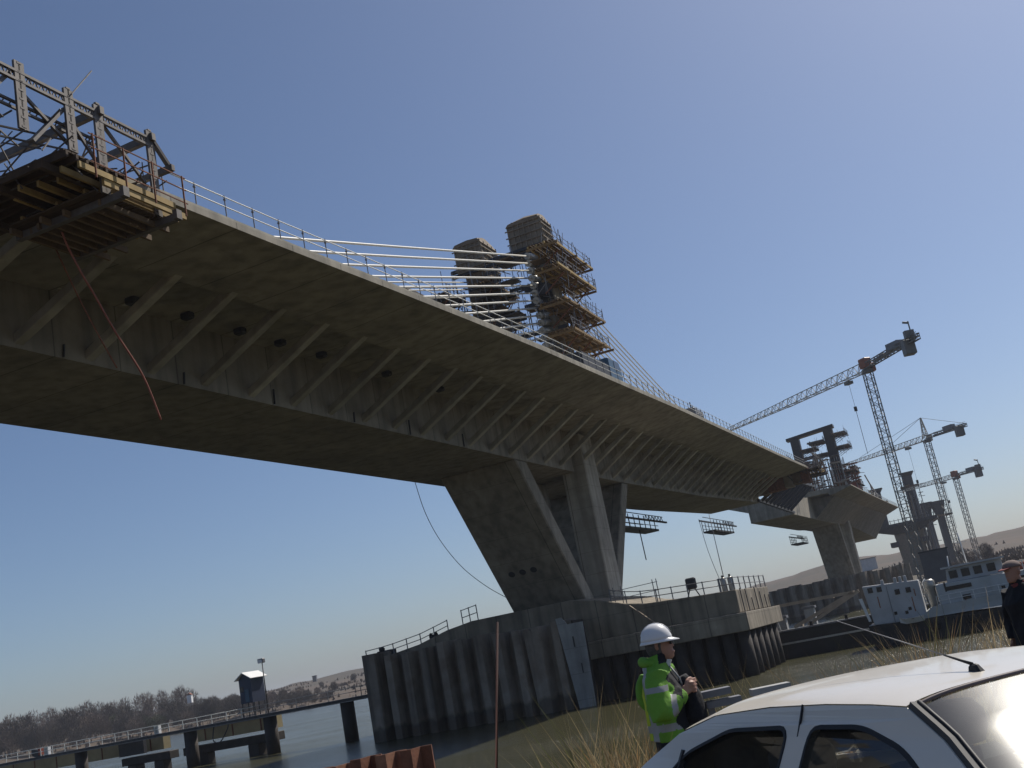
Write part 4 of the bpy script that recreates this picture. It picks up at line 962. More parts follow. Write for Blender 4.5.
MB_ = MB().box(wk(46, -2.2, -2.3), 5.0, .5, 1.7, wd, wn).build('steel_sheet', M['dark']); tag(MB_, 'dark square panel hung on the tan girder left of the third pile', 'panel')
tag(MB().tube(smooth_pts([wk(27, .9, -1.3), wk(27.4, .9, -3.0), wk(26.2, .9, -3.3), wk(24.8, .9, -2.0), wk(24.5, .9, -1.3)]), .07, 6).build('looped_hose', M['dark']), 'dark hose looping under the jetty beside the shed', 'hose')
SHD = wk(20.9, -.2, 0)
sd0 = thing('blue_shed', 'small dark blue gabled shed on stilts above the jetty', 'shed', V((SHD.x, SHD.y, -1.0)))
b_ = MB(); b_.box(SHD + UZ * 2.05, 2.0, 2.2, 2.9, wd, wn); b_.prism([SHD + wd * -1.0 + wn * 1.1 + UZ * 3.5, SHD + wd * 1.0 + wn * 1.1 + UZ * 3.5, SHD + wn * 1.1 + UZ * 4.2], wn * -2.2); b_.build('wall', M['dkblue'], sd0)
for sg in (-1, 1):
    c = SHD + wd * sg * .68 + UZ * 3.86; ex = (wd * sg * .87 - UZ * .5).normalized()
    MB().box(c, 1.65, 2.9, .08, ex, wn, ex.cross(wn)).build('roof_sheet', M['white'], sd0)
MB().box(SHD + wn * 1.12 + wd * -.2 + UZ * 1.5, .7, .06, 1.5, wd, wn).build('door', M['blue'], sd0)
MB().box(SHD + wn * 1.12 + wd * .6 + UZ * 2.3, .5, .06, .6, wd, wn).build('window', M['glassdk'], sd0)
for a in (-1, 0, 1):
    for b2 in (-.9, .9): MB().bar(SHD + wd * a + wn * b2 + UZ * -1.0, SHD + wd * a + wn * b2 + UZ * .6, .12).build('stilt', M['dark'], sd0)
LP = wk(18.2, .3, -1.0)
lp = thing('lamp_post', 'thin dark lamp post on the jetty right of the blue shed', 'lamp post', LP)
MB().tube([LP, LP + UZ * 6.1], .09, 8, .06).build('pole', M['dark'], lp)
MB().box(LP + UZ * 6.25 + wd * .1, .9, .5, .55, wd, wn).build('lamp_head', M['steel'], lp, bevel=.06)
MB().box(LP + UZ * 6.2 + wd * .1 + wn * .27, .7, .05, .4, wd, wn).build('lamp_glass', M['white'], lp)
for a, lab in ((37.5, 'white life ring box on the jetty railing above the third pile'), (60, 'white cabinet on the jetty railing near the left picture edge')):
    t = thing('white_box', lab, 'box', wk(a, .6, -1)); MB().box(wk(a, .6, -.45), .9, .5, 1.1, wd, wn).build('case', M['white'], t, bevel=.05)
    MB().box(wk(a, .87, -.45), .7, .05, .8, wd, wn).build('door', M['steel_lt'], t)
t = thing('dark_locker', 'dark tilted locker on the jetty beside the white cabinet', 'locker', wk(62.5, .4, -1)); MB().box(wk(62.5, .4, -.5), 1.4, .8, 1.0, (wd + UZ * .2).normalized(), wn).build('case', M['dark'], t, bevel=.05)
MB().box(wk(61.6, .45, -.4), .5, .7, .9, wd, wn).build('side_box', M['red'], t, bevel=.04)

# ------------------------------------------------------------------ far trees
def twig_crown(b, c, rx, rz, n_, rr, size):
    for _ in range(n_):
        while True:
            p = V((rr.uniform(-1, 1), rr.uniform(-1, 1), rr.uniform(-1, 1)))
            if p.length < 1 and rr.random() < .35 + .65 * p.length: break
        lump = .8 + .35 * noise.noise(p * 2.3 + c * .37)
        q = c + V((p.x * rx, p.y * rx, p.z * rz)) * lump
        d = (V((p.x, p.y, abs(p.z) + .7)) + V((rr.uniform(-.7, .7), rr.uniform(-.7, .7), rr.uniform(-.3, .7)))).normalized()
        sd_ = d.cross(V((rr.uniform(-1, 1), rr.uniform(-1, 1), rr.uniform(-1, 1)))).normalized()
        L = size * rr.uniform(.6, 1.6); w = size * .11
        b.face([q - sd_ * w, q + sd_ * w, q + d * L])
def tree_proto(name, label, h, rx, n_, m, seed, conifer=False):
    rr = random.Random(seed); t = thing(name, label, 'tree', V((0, 0, 0)), 'trees on the far bank')
    b = MB(); b.tube([V((0, 0, -1.5)), V((.1, 0, h * .4)), V((0, .1, h * .8))], h * .022, 7, h * .006)
    for k in range(9):
        a = rr.uniform(0, 6.28); z = h * rr.uniform(.25, .6)
        b.tube([V((0, 0, z)), V((math.cos(a) * rx * .4, math.sin(a) * rx * .4, z + h * .15)), V((math.cos(a) * rx * .75, math.sin(a) * rx * .75, z + h * .34))], h * .008, 5, h * .002)
    b.build('trunk', M['bark'], t)
    b = MB()
    twig_crown(b, V((0, 0, h * .62)), rx, h * .40, n_, rr, h * .075)
    for k in range(4):
        a = rr.uniform(0, 6.28); twig_crown(b, V((math.cos(a) * rx * .55, math.sin(a) * rx * .55, h * rr.uniform(.25, .7))), rx * .55, h * .2, n_ // 5, rr, h * .07)
    b.build('crown', M[m], t, fixn=False)
    return t
TL = {'bare': 'tall bare hazy tree rising behind the far wood', 'dark': 'dark leafless tree in the far bank wood', 'brown': 'brown leafless bushy tree in the far bank wood', 'green': 'olive green budding tree in the far bank wood'}
protos = [tree_proto('bare_tree', TL['dark'], 15, 5.5, 1500, 'twigdk', 1), tree_proto('bare_tree', TL['dark'], 13, 5.0, 1500, 'twigdk', 2),
          tree_proto('bare_tree', TL['brown'], 12, 6.0, 1500, 'twig', 3), tree_proto('bare_tree', TL['brown'], 11, 5.2, 1400, 'twig', 4),
          tree_proto('bare_tree', TL['green'], 10, 5.0, 1400, 'twiggreen', 5), tree_proto('bare_tree', TL['bare'], 21, 4.6, 420, 'twig', 6), tree_proto('bare_tree', TL['bare'], 20, 5.0, 420, 'twig', 7)]
used = set()
rt = random.Random(11)
def plant(pi, az, d, sc=1):
    x, y = d * math.sin(R(az)), d * math.cos(R(az)); z = max(ground_h(x, y), -4.5)
    pr = protos[pi]
    if pi not in used:
        used.add(pi); pr.location = (x, y, z); pr.rotation_euler = (0, 0, rt.uniform(0, 6)); pr.scale = (sc,) * 3; return pr
    c = dup(pr, (0, 0, 0), None, rt.uniform(0, 6), sc); c.location = (x, y, z); return c
for i in range(95):
    f = (i + rt.random()) / 95; az = -29 + 17.5 * f
    tall = interp([(0, 1.06), (.25, 1.12), (.5, 1.0), (.7, .85), (.85, .6), (1, .42)], f)
    plant(rt.choice([0, 0, 1, 1, 2, 2, 3, 4 if .35 < f < .75 else 2]), az, rt.uniform(610, 700), tall * rt.uniform(.8, 1.15))
for i in range(20):
    az = -26.6 + 8.5 * (i + rt.random() * .8) / 20
    plant(5 + i % 2, az, rt.uniform(730, 780), rt.uniform(.95, 1.12))
for az, d, sc in ((8.9, 700, .8), (9.6, 690, 1.0), (10.1, 700, 1.1), (10.6, 690, .8), (21.0, 530, .6), (20.4, 540, .55), (19.9, 530, .6), (-10.6, 900, .5), (-12.2, 900, .45)):
    plant(rt.choice([0, 1, 2]), az, d, sc)
# scrub that covers the far banks
b_ = MB(); rs = random.Random(5)
for _ in range(26000):
    az = rs.uniform(-31, 30); d = rs.uniform(600, 1150) if az < 9 else rs.uniform(420, 900)
    x, y = d * math.sin(R(az)), d * math.cos(R(az)); z = ground_h(x, y)
    if z < WATER + .3: continue
    if noise.noise((x * .012, y * .012, 9)) + .25 * noise.noise((x * .05, y * .05, 2)) < -.02: continue
    h = rs.uniform(.8, 2.6); w = h * rs.uniform(.25, .5); a = rs.uniform(0, 3.14)
    dx, dy = math.cos(a) * w, math.sin(a) * w
    b_.face([V((x - dx, y - dy, z - .2)), V((x + dx, y + dy, z - .2)), V((x + dx * rs.uniform(-.5, 1), y, z + h))])
o = b_.build('scrub', mat('brown_scrub', (.115, .08, .055), .95, 0, .3, .05), fixn=False); o['kind'] = 'stuff'

# ------------------------------------------------------------------ near bank: dry grass, rod, rusty piles
M['grass'] = mat('dry_grass', (.30, .22, .11), .9, 0, .35, 1.3, col2=(.42, .33, .19))
M['grass2'] = mat('orange_dry_reed', (.28, .17, .075), .9, 0, .3, 1.1)
M['grassgreen'] = mat('dull_green_grass', (.10, .105, .04), .9, 0, .35, 1.0)
def backlit(m, f):
    n = m.node_tree.nodes; l = m.node_tree.links; b = n['Principled BSDF']; tl = n.new('ShaderNodeBsdfTranslucent'); mxs = n.new('ShaderNodeMixShader'); mxs.inputs[0].default_value = f
    l.new(b.inputs['Base Color'].links[0].from_socket, tl.inputs[0]); l.new(b.outputs[0], mxs.inputs[1]); l.new(tl.outputs[0], mxs.inputs[2]); l.new(mxs.outputs[0], n['Material Output'].inputs[0])
for k in ('grass', 'grass2', 'grassgreen'): backlit(M[k], .5)
def blades(b, rr, x, y, z, h, w, lean, mi=0):
    a = rr.uniform(0, 6.28); la = rr.uniform(0, 6.28); l = h * lean * rr.uniform(.3, 1.2)
    sx, sy = math.cos(a) * w / 2, math.sin(a) * w / 2; lx, ly = math.cos(la) * l, math.sin(la) * l
    p = [V((x, y, z)), V((x + lx * .3, y + ly * .3, z + h * .55)), V((x + lx, y + ly, z + h))]
    s_ = V((sx, sy, 0))
    v = [b.bm.verts.new(q) for q in (p[0] - s_, p[0] + s_, p[1] + s_ * .8, p[1] - s_ * .8, p[2])]
    b.bm.faces.new(v[:4]).material_index = mi; b.bm.faces.new((v[3], v[2], v[4])).material_index = mi
b_ = MB(); rg = random.Random(21)
for _ in range(17000):          # low tufts over the bank
    az = rg.uniform(-16, 32); d = rg.uniform(4.5, 17); x, y = d * math.sin(R(az)), d * math.cos(R(az))
    if noise.noise((x * .9, y * .9, 0)) < -.15: continue
    blades(b_, rg, x, y, ground_h(x, y) - .02, rg.uniform(.12, .42), .012, .8, rg.choice([0, 0, 2]))
def reeds(az0, az1, d0, d1, n_, h0, h1, mi=(0,)):
    for _ in range(n_):
        az = rg.gauss((az0 + az1) / 2, (az1 - az0) / 4); d = rg.uniform(d0, d1); x, y = d * math.sin(R(az)), d * math.cos(R(az))
        blades(b_, rg, x, y, ground_h(x, y) - .03, rg.uniform(h0, h1), rg.uniform(.008, .018), .45, rg.choice(mi))
reeds(.4, 4.2, 8, 11, 560, .4, 1.1, (0, 0, 1)); reeds(-2.5, 1.2, 9, 11.5, 90, .5, 1.1, (0, 2)); reeds(-1.0, 3.5, 10.5, 13, 160, .8, 1.7, (0, 0, 2))
reeds(6, 9, 10, 13, 60, .8, 1.6, (0, 2)); reeds(6.2, 8.2, 9.5, 10.5, 40, .7, 1.1, (0, 1))
reeds(9.5, 19.5, 11, 14.5, 380, .7, 1.7, (0, 0, 2)); reeds(13.0, 15.4, 10, 12, 420, .7, 1.45, (1, 1, 0)); reeds(16.4, 18.2, 10.5, 12, 200, .7, 1.5, (0, 1)); reeds(19, 23, 13, 20, 260, .5, 1.2, (0,)); reeds(12.6, 15.2, 10, 12.5, 200, .8, 1.4, (0, 1)); reeds(15.8, 19, 12, 15, 150, .6, 1.2, (0,)); reeds(7, 12, 11, 13, 120, .8, 1.7, (0,))
o = b_.build('dry_grass', [M['grass'], M['grass2'], M['grassgreen']], fixn=False); o['kind'] = 'stuff'
q0 = PD(496.5, 775, 8.2); q1 = PD(497.5, 622, 8.2); q1 = V((q0.x + (q1.x - q0.x), q0.y, q1.z))
rd = MB(); pts = [V((q0.x, q0.y, ground_h(q0.x, q0.y) - .1)), q0 * 1.0, q1]
rd.tube(pts, .0095, 8, .008); tag(rd.build('marker_rod', M['redhosedk']), 'thin rusty marker rod standing upright in the bank', 'rod')
sp = thing('rusty_sheet_pile', 'rusty brown sheet pile tops at the bottom edge of the picture', 'sheet piling', PD(385, 775, 20))
A_, B_ = PD(345, 765, 20), PD(425, 744, 19.4); A_.z = B_.z = 0; dv = (B_ - A_).normalized(); nv = V((-dv.y, dv.x, 0)); ln = (B_ - A_).length
A_ = A_ - dv * 1.3; ln += 1.3; ns = 6
for k in range(ns):
    a0 = ln * k / ns; w = ln / ns; zt = -1.15 - .02 * (ns - 1 - k) + rnd.uniform(-.02, .02)
    pf = [(0, 0), (w * .42, 0), (w * .55, .3), (w * .97, .3), (w * .97, .34), (w * .52, .34), (w * .39, .04), (0, .04)]
    MB().prism([A_ + dv * (a0 + x) + nv * y + UZ * -7 for x, y in pf], UZ * (zt + 7)).build('pile', M['rust'] if k % 2 else M['rustlite'], sp)
wp = PD(765, 700, 8.5)
for k, (px, py_, sx, rot) in enumerate(((770, 689, .3, 20), (708, 694, .34, 12))):
    q = PD(px, py_, 9.0); 
    t = MB(); ex = V((math.cos(R(rot)), -math.sin(R(rot)), .03)); t.box(q, sx, .16, .05, ex, V((0, 1, 0)), UZ); t.box(q - UZ * .08 + ex * .1, sx * .8, .14, .05, ex, V((0, 1, 0)), UZ); t.bar(q - UZ * .05, q - UZ * 1.6, .05)
    tag(t.build('plank_bench', M[('conc_light', 'steel')[k]]), ('pale plank bench in the reeds right behind the white car roof', 'grey plank rail in the reeds beside the man in the helmet')[k], 'bench')

# ------------------------------------------------------------------ the car
def paint(name, col):
    m = mat(name, col, .32, .0, .03, 3); b = m.node_tree.nodes['Principled BSDF']; b.inputs['Coat Weight'].default_value = .5; b.inputs['Coat Roughness'].default_value = .08; return m
M['carpaint'] = paint('white_car_paint', (.74, .685, .585))
M['rubber'] = mat('black_rubber', (.012, .012, .013), .6, 0, .1, 3)
M['seat'] = mat('dark_seat_fabric', (.03, .03, .035), .9, 0, .2, 20)
M['dash'] = mat('grey_dash', (.06, .06, .06), .7, 0, .1, 20)
def glass(name, tint, dust, rough, ior=1.3, refl=1.0):
    m = bpy.data.materials.new(name); m.use_nodes = True; n = m.node_tree.nodes; l = m.node_tree.links
    for k in list(n): n.remove(k)
    out = n.new('ShaderNodeOutputMaterial'); tr_ = n.new('ShaderNodeBsdfTransparent'); tr_.inputs[0].default_value = (*tint, 1)
    gl = n.new('ShaderNodeBsdfGlossy'); gl.inputs['Roughness'].default_value = rough; gl.inputs[0].default_value = (refl, refl, refl, 1)
    df = n.new('ShaderNodeBsdfDiffuse'); df.inputs[0].default_value = (.5, .5, .48, 1)
    lw = n.new('ShaderNodeLayerWeight'); lw.inputs[0].default_value = .5; pw = n.new('ShaderNodeMath'); pw.operation = 'POWER'; pw.inputs[1].default_value = 4.5; l.new(lw.outputs['Facing'], pw.inputs[0]); fr = n.new('ShaderNodeMath'); fr.operation = 'MULTIPLY_ADD'; fr.inputs[1].default_value = .95; fr.inputs[2].default_value = .06; l.new(pw.outputs[0], fr.inputs[0])
    m1 = n.new('ShaderNodeMixShader'); m2 = n.new('ShaderNodeMixShader')
    tc = n.new('ShaderNodeTexCoord'); nz = n.new('ShaderNodeTexNoise'); nz.inputs['Scale'].default_value = 3; nz.inputs['Detail'].default_value = 6; l.new(tc.outputs['Object'], nz.inputs['Vector'])
    mr = n.new('ShaderNodeMapRange'); mr.inputs['From Min'].default_value = .3; mr.inputs['From Max'].default_value = .75; mr.inputs['To Min'].default_value = dust * .4; mr.inputs['To Max'].default_value = dust * 1.5; l.new(nz.outputs['Fac'], mr.inputs['Value'])
    l.new(mr.outputs[0], m2.inputs[0]); l.new(tr_.outputs[0], m2.inputs[1]); l.new(df.outputs[0], m2.inputs[2])
    l.new(fr.outputs[0], m1.inputs[0]); l.new(m2.outputs[0], m1.inputs[1]); l.new(gl.outputs[0], m1.inputs[2]); l.new(m1.outputs[0], out.inputs[0])
    return m
M['sideglass'] = glass('side_window_glass', (.80, .84, .82), .03, .02)
M['screen'] = glass('dusty_windscreen_glass', (.6, .66, .63), .10, .15, 1.28, 1.0)
CH = R(159); cf = V((math.sin(CH), math.cos(CH), 0)); cl_ = V((-cf.y, cf.x, 0)); cl_ = V((.0, 0, 0)) + V((-cf.y, cf.x, 0))
C0 = V((.97, 3.44, -.355)); CO = C0 - cf * .42 - cl_ * -.55; CO.z = -1.74
def cw(x, y, z): return CO + cf * x + cl_ * y + UZ * z
car = thing('car', 'white saloon car in the foreground with a roof aerial and sun glaring on its windscreen', 'car', CO)
GUT = [(-1.78, .965), (-1.55, 1.075), (-1.3, 1.205), (-1.05, 1.312), (-.75, 1.375), (-.35, 1.397), (0, 1.40), (.25, 1.394), (.42, 1.385), (.6, 1.30), (.9, 1.12), (1.18, .95)]
def gz(x): return interp(GUT, x)
def hw(x, z): return (.80 - max(0, z - .95) * .55 + .02 * max(0, 1 - abs(z - 1.1) * 5)) * (1 - .045 * ((x + .2) / 1.3) ** 2)
def sidepoly(outer, holes, name, m, par, inset=0.0, thick=.03, sub=3):
    """flat-filled outlines in side view laid on the tumblehome of both sides"""
    def dens(pl):
        out = []
        for i, p in enumerate(pl):
            q = pl[(i + 1) % len(pl)]; k = max(1, int(math.hypot(q[0] - p[0], q[1] - p[1]) / .06))
            for j in range(k): out.append((p[0] + (q[0] - p[0]) * j / k, p[1] + (q[1] - p[1]) * j / k))
        return out
    loops = [dens(outer)] + [dens(h) for h in holes]
    tris = tessellate_polygon([[V((x, z, 0)) for x, z in lp] for lp in loops]); flat = [p for lp in loops for p in lp]
    res = []
    for sg in (-1, 1):
        b = MB(); vo = [b.bm.verts.new(cw(x, sg * (hw(x, z) - inset), z)) for x, z in flat]
        vi = [b.bm.verts.new(cw(x, sg * (hw(x, z) - inset - thick), z)) for x, z in flat] if thick else None
        for t in tris:
            try:
                b.bm.faces.new([vo[i] for i in t])
                if thick: b.bm.faces.new([vi[i] for i in t][::-1])
            except ValueError: pass
        if thick:
            o_ = 0
            for lp in loops:
                for i in range(len(lp)):
                    j = (i + 1) % len(lp)
                    try: b.bm.faces.new((vo[o_ + i], vo[o_ + j], vi[o_ + j], vi[o_ + i]))
                    except ValueError: pass
                o_ += len(lp)
        res.append(b.build(name, m, par, smooth=False))
    return res
def rnd_poly(pl, r_=.05, k=4):
    out = []
    n = len(pl)
    for i in range(n):
        p, a, c = V((*pl[i], 0)), V((*pl[i - 1], 0)), V((*pl[(i + 1) % n], 0))
        rr_ = min(r_, (a - p).length * .45, (c - p).length * .45)
        s_, e_ = p + (a - p).normalized() * rr_, p + (c - p).normalized() * rr_
        for j in range(k + 1):
            t = j / k; q = s_ * (1 - t) ** 2 + p * 2 * t * (1 - t) + e_ * t * t; out.append((q.x, q.y))
    return out
def grow(pl, d):
    cx = sum(p[0] for p in pl) / len(pl); cz = sum(p[1] for p in pl) / len(pl); n = len(pl); out = []
    for i in range(n):
        a, p, c = pl[i - 1], pl[i], pl[(i + 1) % n]; tx, tz = c[0] - a[0], c[1] - a[1]; L = math.hypot(tx, tz) or 1; nx, nz = tz / L, -tx / L
        if (p[0] - cx) * nx + (p[1] - cz) * nz < 0: nx, nz = -nx, -nz
        out.append((p[0] + nx * d, p[1] + nz * d))
    return out
WF = rnd_poly([(-.07, .97), (-.07, 1.335), (.22, 1.335), (.44, 1.275), (.95, .97)], .06)
WR = rnd_poly([(-.20, .97), (-.20, 1.335), (-.62, 1.325), (-.93, 1.245), (-1.15, 1.09), (-1.22, .97)], .06)
outer = [(x, z - .004) for x, z in GUT] + [(1.2, .9), (-1.8, .9)]
sidepoly(outer, [grow(WF, .004), grow(WR, .004)], 'pillar_frame', M['carpaint'], car)
for w_ in (WF, WR):
    sidepoly(grow(w_, .003), [grow(w_, -.009)], 'window_seal', M['rubber'], car, -.004, .03)
    sidepoly(w_, [], 'side_window', M['sideglass'], car, .012, 0)
for sg in (-1, 1):
    MB().bar(cw(-1.0, sg * (hw(-1, .97) - .004), .97), cw(-.965, sg * (hw(-.97, 1.25) - .004), 1.25), .03, .02).build('window_divider', M['rubber'], car)
    MB().bar(cw(-.13, sg * (hw(-.13, .92) + .0015), .9), cw(-.135, sg * (hw(-.13, 1.40) + .0015), 1.40), .007, .006).build('door_gap', M['rubber'], car)
def patch(xs, ys, fn, name, m, par, thick=0):
    b = MB(); g = [[b.bm.verts.new(fn(u, v)) for v in ys] for u in xs]
    for i in range(len(xs) - 1):
        for j in range(len(ys) - 1):
            f = b.bm.faces.new((g[i][j], g[i + 1][j], g[i + 1][j + 1], g[i][j + 1])); f.smooth = True
    o = b.build(name, m, par, smooth=True)
    if thick:
        md = o.modifiers.new('solid', 'SOLIDIFY'); md.thickness = thick; md.offset = -1
    return o
U = [i / 24 for i in range(25)]; Y = [math.sin(math.pi / 2 * (-1 + i / 14)) for i in range(29)]
def crown(y): return .016 * (1 - y * y) + .026 * (1 - abs(y) ** 7)
def roof(u, v):
    bow = .035 * (1 - v * v); xf = .42 + bow; xr = -1.0 - .12 * (1 - v * v); x = xf + (xr - xf) * u; gx = .42 + (-1.0 - .42) * u
    return cw(x, v * hw(gx, gz(gx)) * 1.004, gz(gx) + crown(v) * (1 - .25 * abs(2 * u - 1) ** 3))
patch(U, Y, roof, 'roof', M['carpaint'], car)
def wscreen(u, v):
    gx = .42 + .76 * u; bow = (.035 + .05 * u) * (1 - v * v); zc = crown(v) * .75 * (1 - u) 
    z = gz(gx) + zc
    return cw(gx + bow, v * (hw(gx, gz(gx)) - .026), z - .004)
patch([.02 + .98 * u for u in U], Y, wscreen, 'windscreen', M['screen'], car)
def wsframe(sg):
    secs = []
    for k in range(13):
        u = k / 12; gx = .42 + .76 * u; z = gz(gx); y0 = hw(gx, z)
        secs.append([cw(gx - .004, sg * (y0 - .002), z - .012), cw(gx + .02, sg * (y0 - .0), z + .012), cw(gx + .03 + .0, sg * (y0 - .03), z + .008), cw(gx + .005, sg * (y0 - .03), z - .016)])
    return MB().loft(secs).build('windscreen_pillar', M['dash'], car, smooth=False)
for sg in (-1, 1):
    wsframe(sg)
    b = MB(); b.tube([cw(.42 + .76 * k / 12 + .032, sg * (hw(.42 + .76 * k / 12, gz(.42 + .76 * k / 12)) - .022), gz(.42 + .76 * k / 12) + .008) for k in range(13)], .007, 6); b.build('windscreen_seal', M['rubber'], car)
b = MB(); b.tube([wscreen(.012, v) + UZ * .003 for v in Y], .007, 6); b.build('top_seal', mat('pinkish_seal', (.16, .12, .12), .6), car)
def rscreen(u, v):
    gx = -1.0 - .78 * u; bow = -(.12 + .1 * u) * (1 - v * v)
    return cw(gx + bow, v * (hw(gx, gz(gx)) - .02), gz(gx) + crown(v) * .75 * (1 - u) - .003)
patch(U, Y, rscreen, 'rear_screen', M['glassdk'], car)
# lower body
prof_w = [(-2.12, .60), (-2.0, .72), (-1.6, .80), (-.8, .825), (.4, .825), (1.2, .80), (1.75, .74), (1.98, .62)]
prof_t = [(-2.12, .86), (-2.0, .93), (-1.78, .965), (-.8, .93), (.4, .915), (1.2, .92), (1.6, .84), (1.98, .66)]
xs_ = [-2.12, -2.08, -2.0, -1.85, -1.6, -1.2, -.8, -.3, .2, .7, 1.2, 1.4, 1.6, 1.8, 1.92, 1.98]
secs = []
for x in xs_:
    w = interp(prof_w, x); t = interp(prof_t, x); zb_ = .22 + (.1 if abs(x) > 1.9 else 0)
    half = [(w * .86, zb_), (w * .985, zb_ + .1), (w, .48), (w * .995, .66), (w * .965, t - .06), (w * .90, t)]
    top = [(w * .5, t + .02), (0, t + .035), (-w * .5, t + .02)]
    secs.append([cw(x, y, z) for y, z in half] + [cw(x, y, z) for y, z in top] + [cw(x, -y, z) for y, z in half[::-1]])
MB().loft(secs).build('body', M['carpaint'], car, smooth=True)
for x in (-1.32, 1.25):
    for sg in (-1, 1):
        ex = cl_ * sg; c = cw(x, sg * .73, .29)
        w_ = MB().lathe(c, [(.22, -.09), (.29, -.085), (.295, .06), (.27, .095), (.20, .10)], 28, ex, cf).build('wheel', M['rubber'], car)
        MB().lathe(c, [(.19, .06), (.195, .102), (.12, .09), (.05, .105)], 20, ex, cf).build('rim', M['steel_lt'], w_)
        MB().lathe(cw(x, sg * .80, .31), [(.34, -.06), (.34, .028)], 28, ex, cf).build('wheel_arch', M['rubber'], car)
for sg in (-1, 1):
    MB().box(cw(1.88, sg * .47, .66), .2, .30, .14, (cf - UZ * .4).normalized(), cl_, (UZ + cf * .4).normalized()).build('headlight', M['steel_lt'], car, bevel=.04)
    MB().box(cw(-2.06, sg * .55, .76), .12, .24, .24, cf, cl_).build('tail_light', M['red'], car, bevel=.03)
    m_ = MB().box(cw(.78, sg * .93, .99), .1, .19, .12, cf, cl_).build('door_mirror', M['carpaint'], car, bevel=.04)
    for x in (-.22, -1.1): MB().box(cw(x, sg * .822, .80), .17, .03, .03, cf, cl_).build('door_handle', M['carpaint'], car, bevel=.01)
MB().box(cw(1.97, 0, .36), .1, 1.2, .16, cf, cl_).build('bumper', M['rubber'], car, bevel=.04)
MB().box(cw(-2.1, 0, .42), .1, 1.25, .18, cf, cl_).build('bumper', M['rubber'], car, bevel=.04)
for sg in (-1, 1):
    for x, nm in ((-.1, 'front_seat'),):
        MB().hexa([cw(x - .25, sg * .36 - .24, .45), cw(x - .25, sg * .36 + .24, .45), cw(x - .12, sg * .36 + .24, .45), cw(x - .12, sg * .36 - .24, .45), cw(x - .48, sg * .36 - .21, 1.06), cw(x - .48, sg * .36 + .21, 1.06), cw(x - .38, sg * .36 + .21, 1.06), cw(x - .38, sg * .36 - .21, 1.06)]).build('front_seat', M['seat'], car, bevel=.05)
        MB().lathe(cw(x - .44, sg * .36, 1.16), [(.02, -.08), (.1, -.075), (.125, -.02), (.125, .04), (.09, .085), (.02, .09)], 18, UZ, cf).build('headrest', M['seat'], car)
    MB().lathe(cw(-1.0, sg * .34, 1.16), [(.02, -.10), (.11, -.09), (.135, -.02), (.13, .05), (.09, .10), (.02, .11)], 18, UZ, cf).build('headrest', M['seat'], car)
MB().hexa([cw(-1.0, -.6, .5), cw(-1.0, .6, .5), cw(-.85, .6, .5), cw(-.85, -.6, .5), cw(-1.12, -.58, .98), cw(-1.12, .58, .98), cw(-1.0, .58, .98), cw(-1.0, -.58, .98)]).build('rear_seat', M['seat'], car, bevel=.05)
MB().hexa([cw(.62, -.66, .75), cw(.62, .66, .75), cw(1.2, .66, .75), cw(1.2, -.66, .75), cw(.66, -.66, .93), cw(.66, .66, .93), cw(1.25, .66, .90), cw(1.25, -.66, .90)]).build('dashboard', M['dash'], car, bevel=.03)
b = MB(); rp = [cw(.45 + .07 * math.sin(a), .36 + .18 * math.cos(a), .93 + .17 * math.sin(a)) for a in [2 * math.pi * k / 20 for k in range(21)]]; b.tube(rp, .014, 6, cap=False); b.bar(cw(.45, .19, .93), cw(.45, .53, .93), .03); b.bar(cw(.45, .36, .93), cw(.62, .36, .86), .05); b.build('steering_wheel', M['rubber'], car)
MB().box(cw(.56, 0, 1.32), .03, .22, .06, cf, cl_).build('inner_mirror', M['rubber'], car, bevel=.015)
b = MB(); rb = cw(.33, -.19, gz(.33) + .038)
ae = MB().hexa([rb + cf * .024 + cl_ * .015 - UZ * .01, rb + cf * .024 - cl_ * .015 - UZ * .01, rb - cf * .038 - cl_ * .015 - UZ * .01, rb - cf * .038 + cl_ * .015 - UZ * .01, rb + cf * .0 + cl_ * .009 + UZ * .022, rb + cf * .0 - cl_ * .009 + UZ * .022, rb - cf * .034 - cl_ * .009 + UZ * .018, rb - cf * .034 + cl_ * .009 + UZ * .018]).build('aerial_base', M['rubber'], car, bevel=.006)
MB().tube([rb - cf * .02 + UZ * .02, rb - cf * .14 + UZ * .055], .006, 8, .003).build('aerial_spring', M['rubber'], ae)
MB().tube([rb - cf * .14 + UZ * .055, rb - cf * .68 + UZ * .215], .0022, 6, .0014).build('aerial_rod', M['steel'], ae)

# ------------------------------------------------------------------ people
M['skin'] = mat('skin', (.36, .19, .13), .55, 0, .1, 8)
M['hivis'] = mat('lime_reflective_jacket', (.15, .34, .03), .75, 0, .14, 5, .35, bscale=9)
M['hivisy'] = mat('yellow_jacket_lining', (.50, .58, .03), .75, 0, .14, 5)
M['grey_stripe'] = mat('grey_reflective_stripe', (.32, .32, .31), .5, 0, .1, 5)
M['blackcloth'] = mat('black_cloth', (.014, .014, .017), .9, 0, .25, 8, .3, bscale=14)
M['tan'] = mat('tan_trouser_cloth', (.20, .13, .075), .9, 0, .15, 8, .3, bscale=14)
M['helmet'] = mat('white_helmet_shell', (.74, .73, .72), .3, 0, .04, 6)
M['hair'] = mat('grey_hair', (.10, .09, .085), .9, 0, .3, 30)
M['capcloth'] = mat('dusty_pale_cap_cloth', (.20, .15, .13), .9, 0, .15, 8)
M['redcloth'] = mat('dull_red_cloth', (.20, .05, .045), .9, 0, .15, 8)
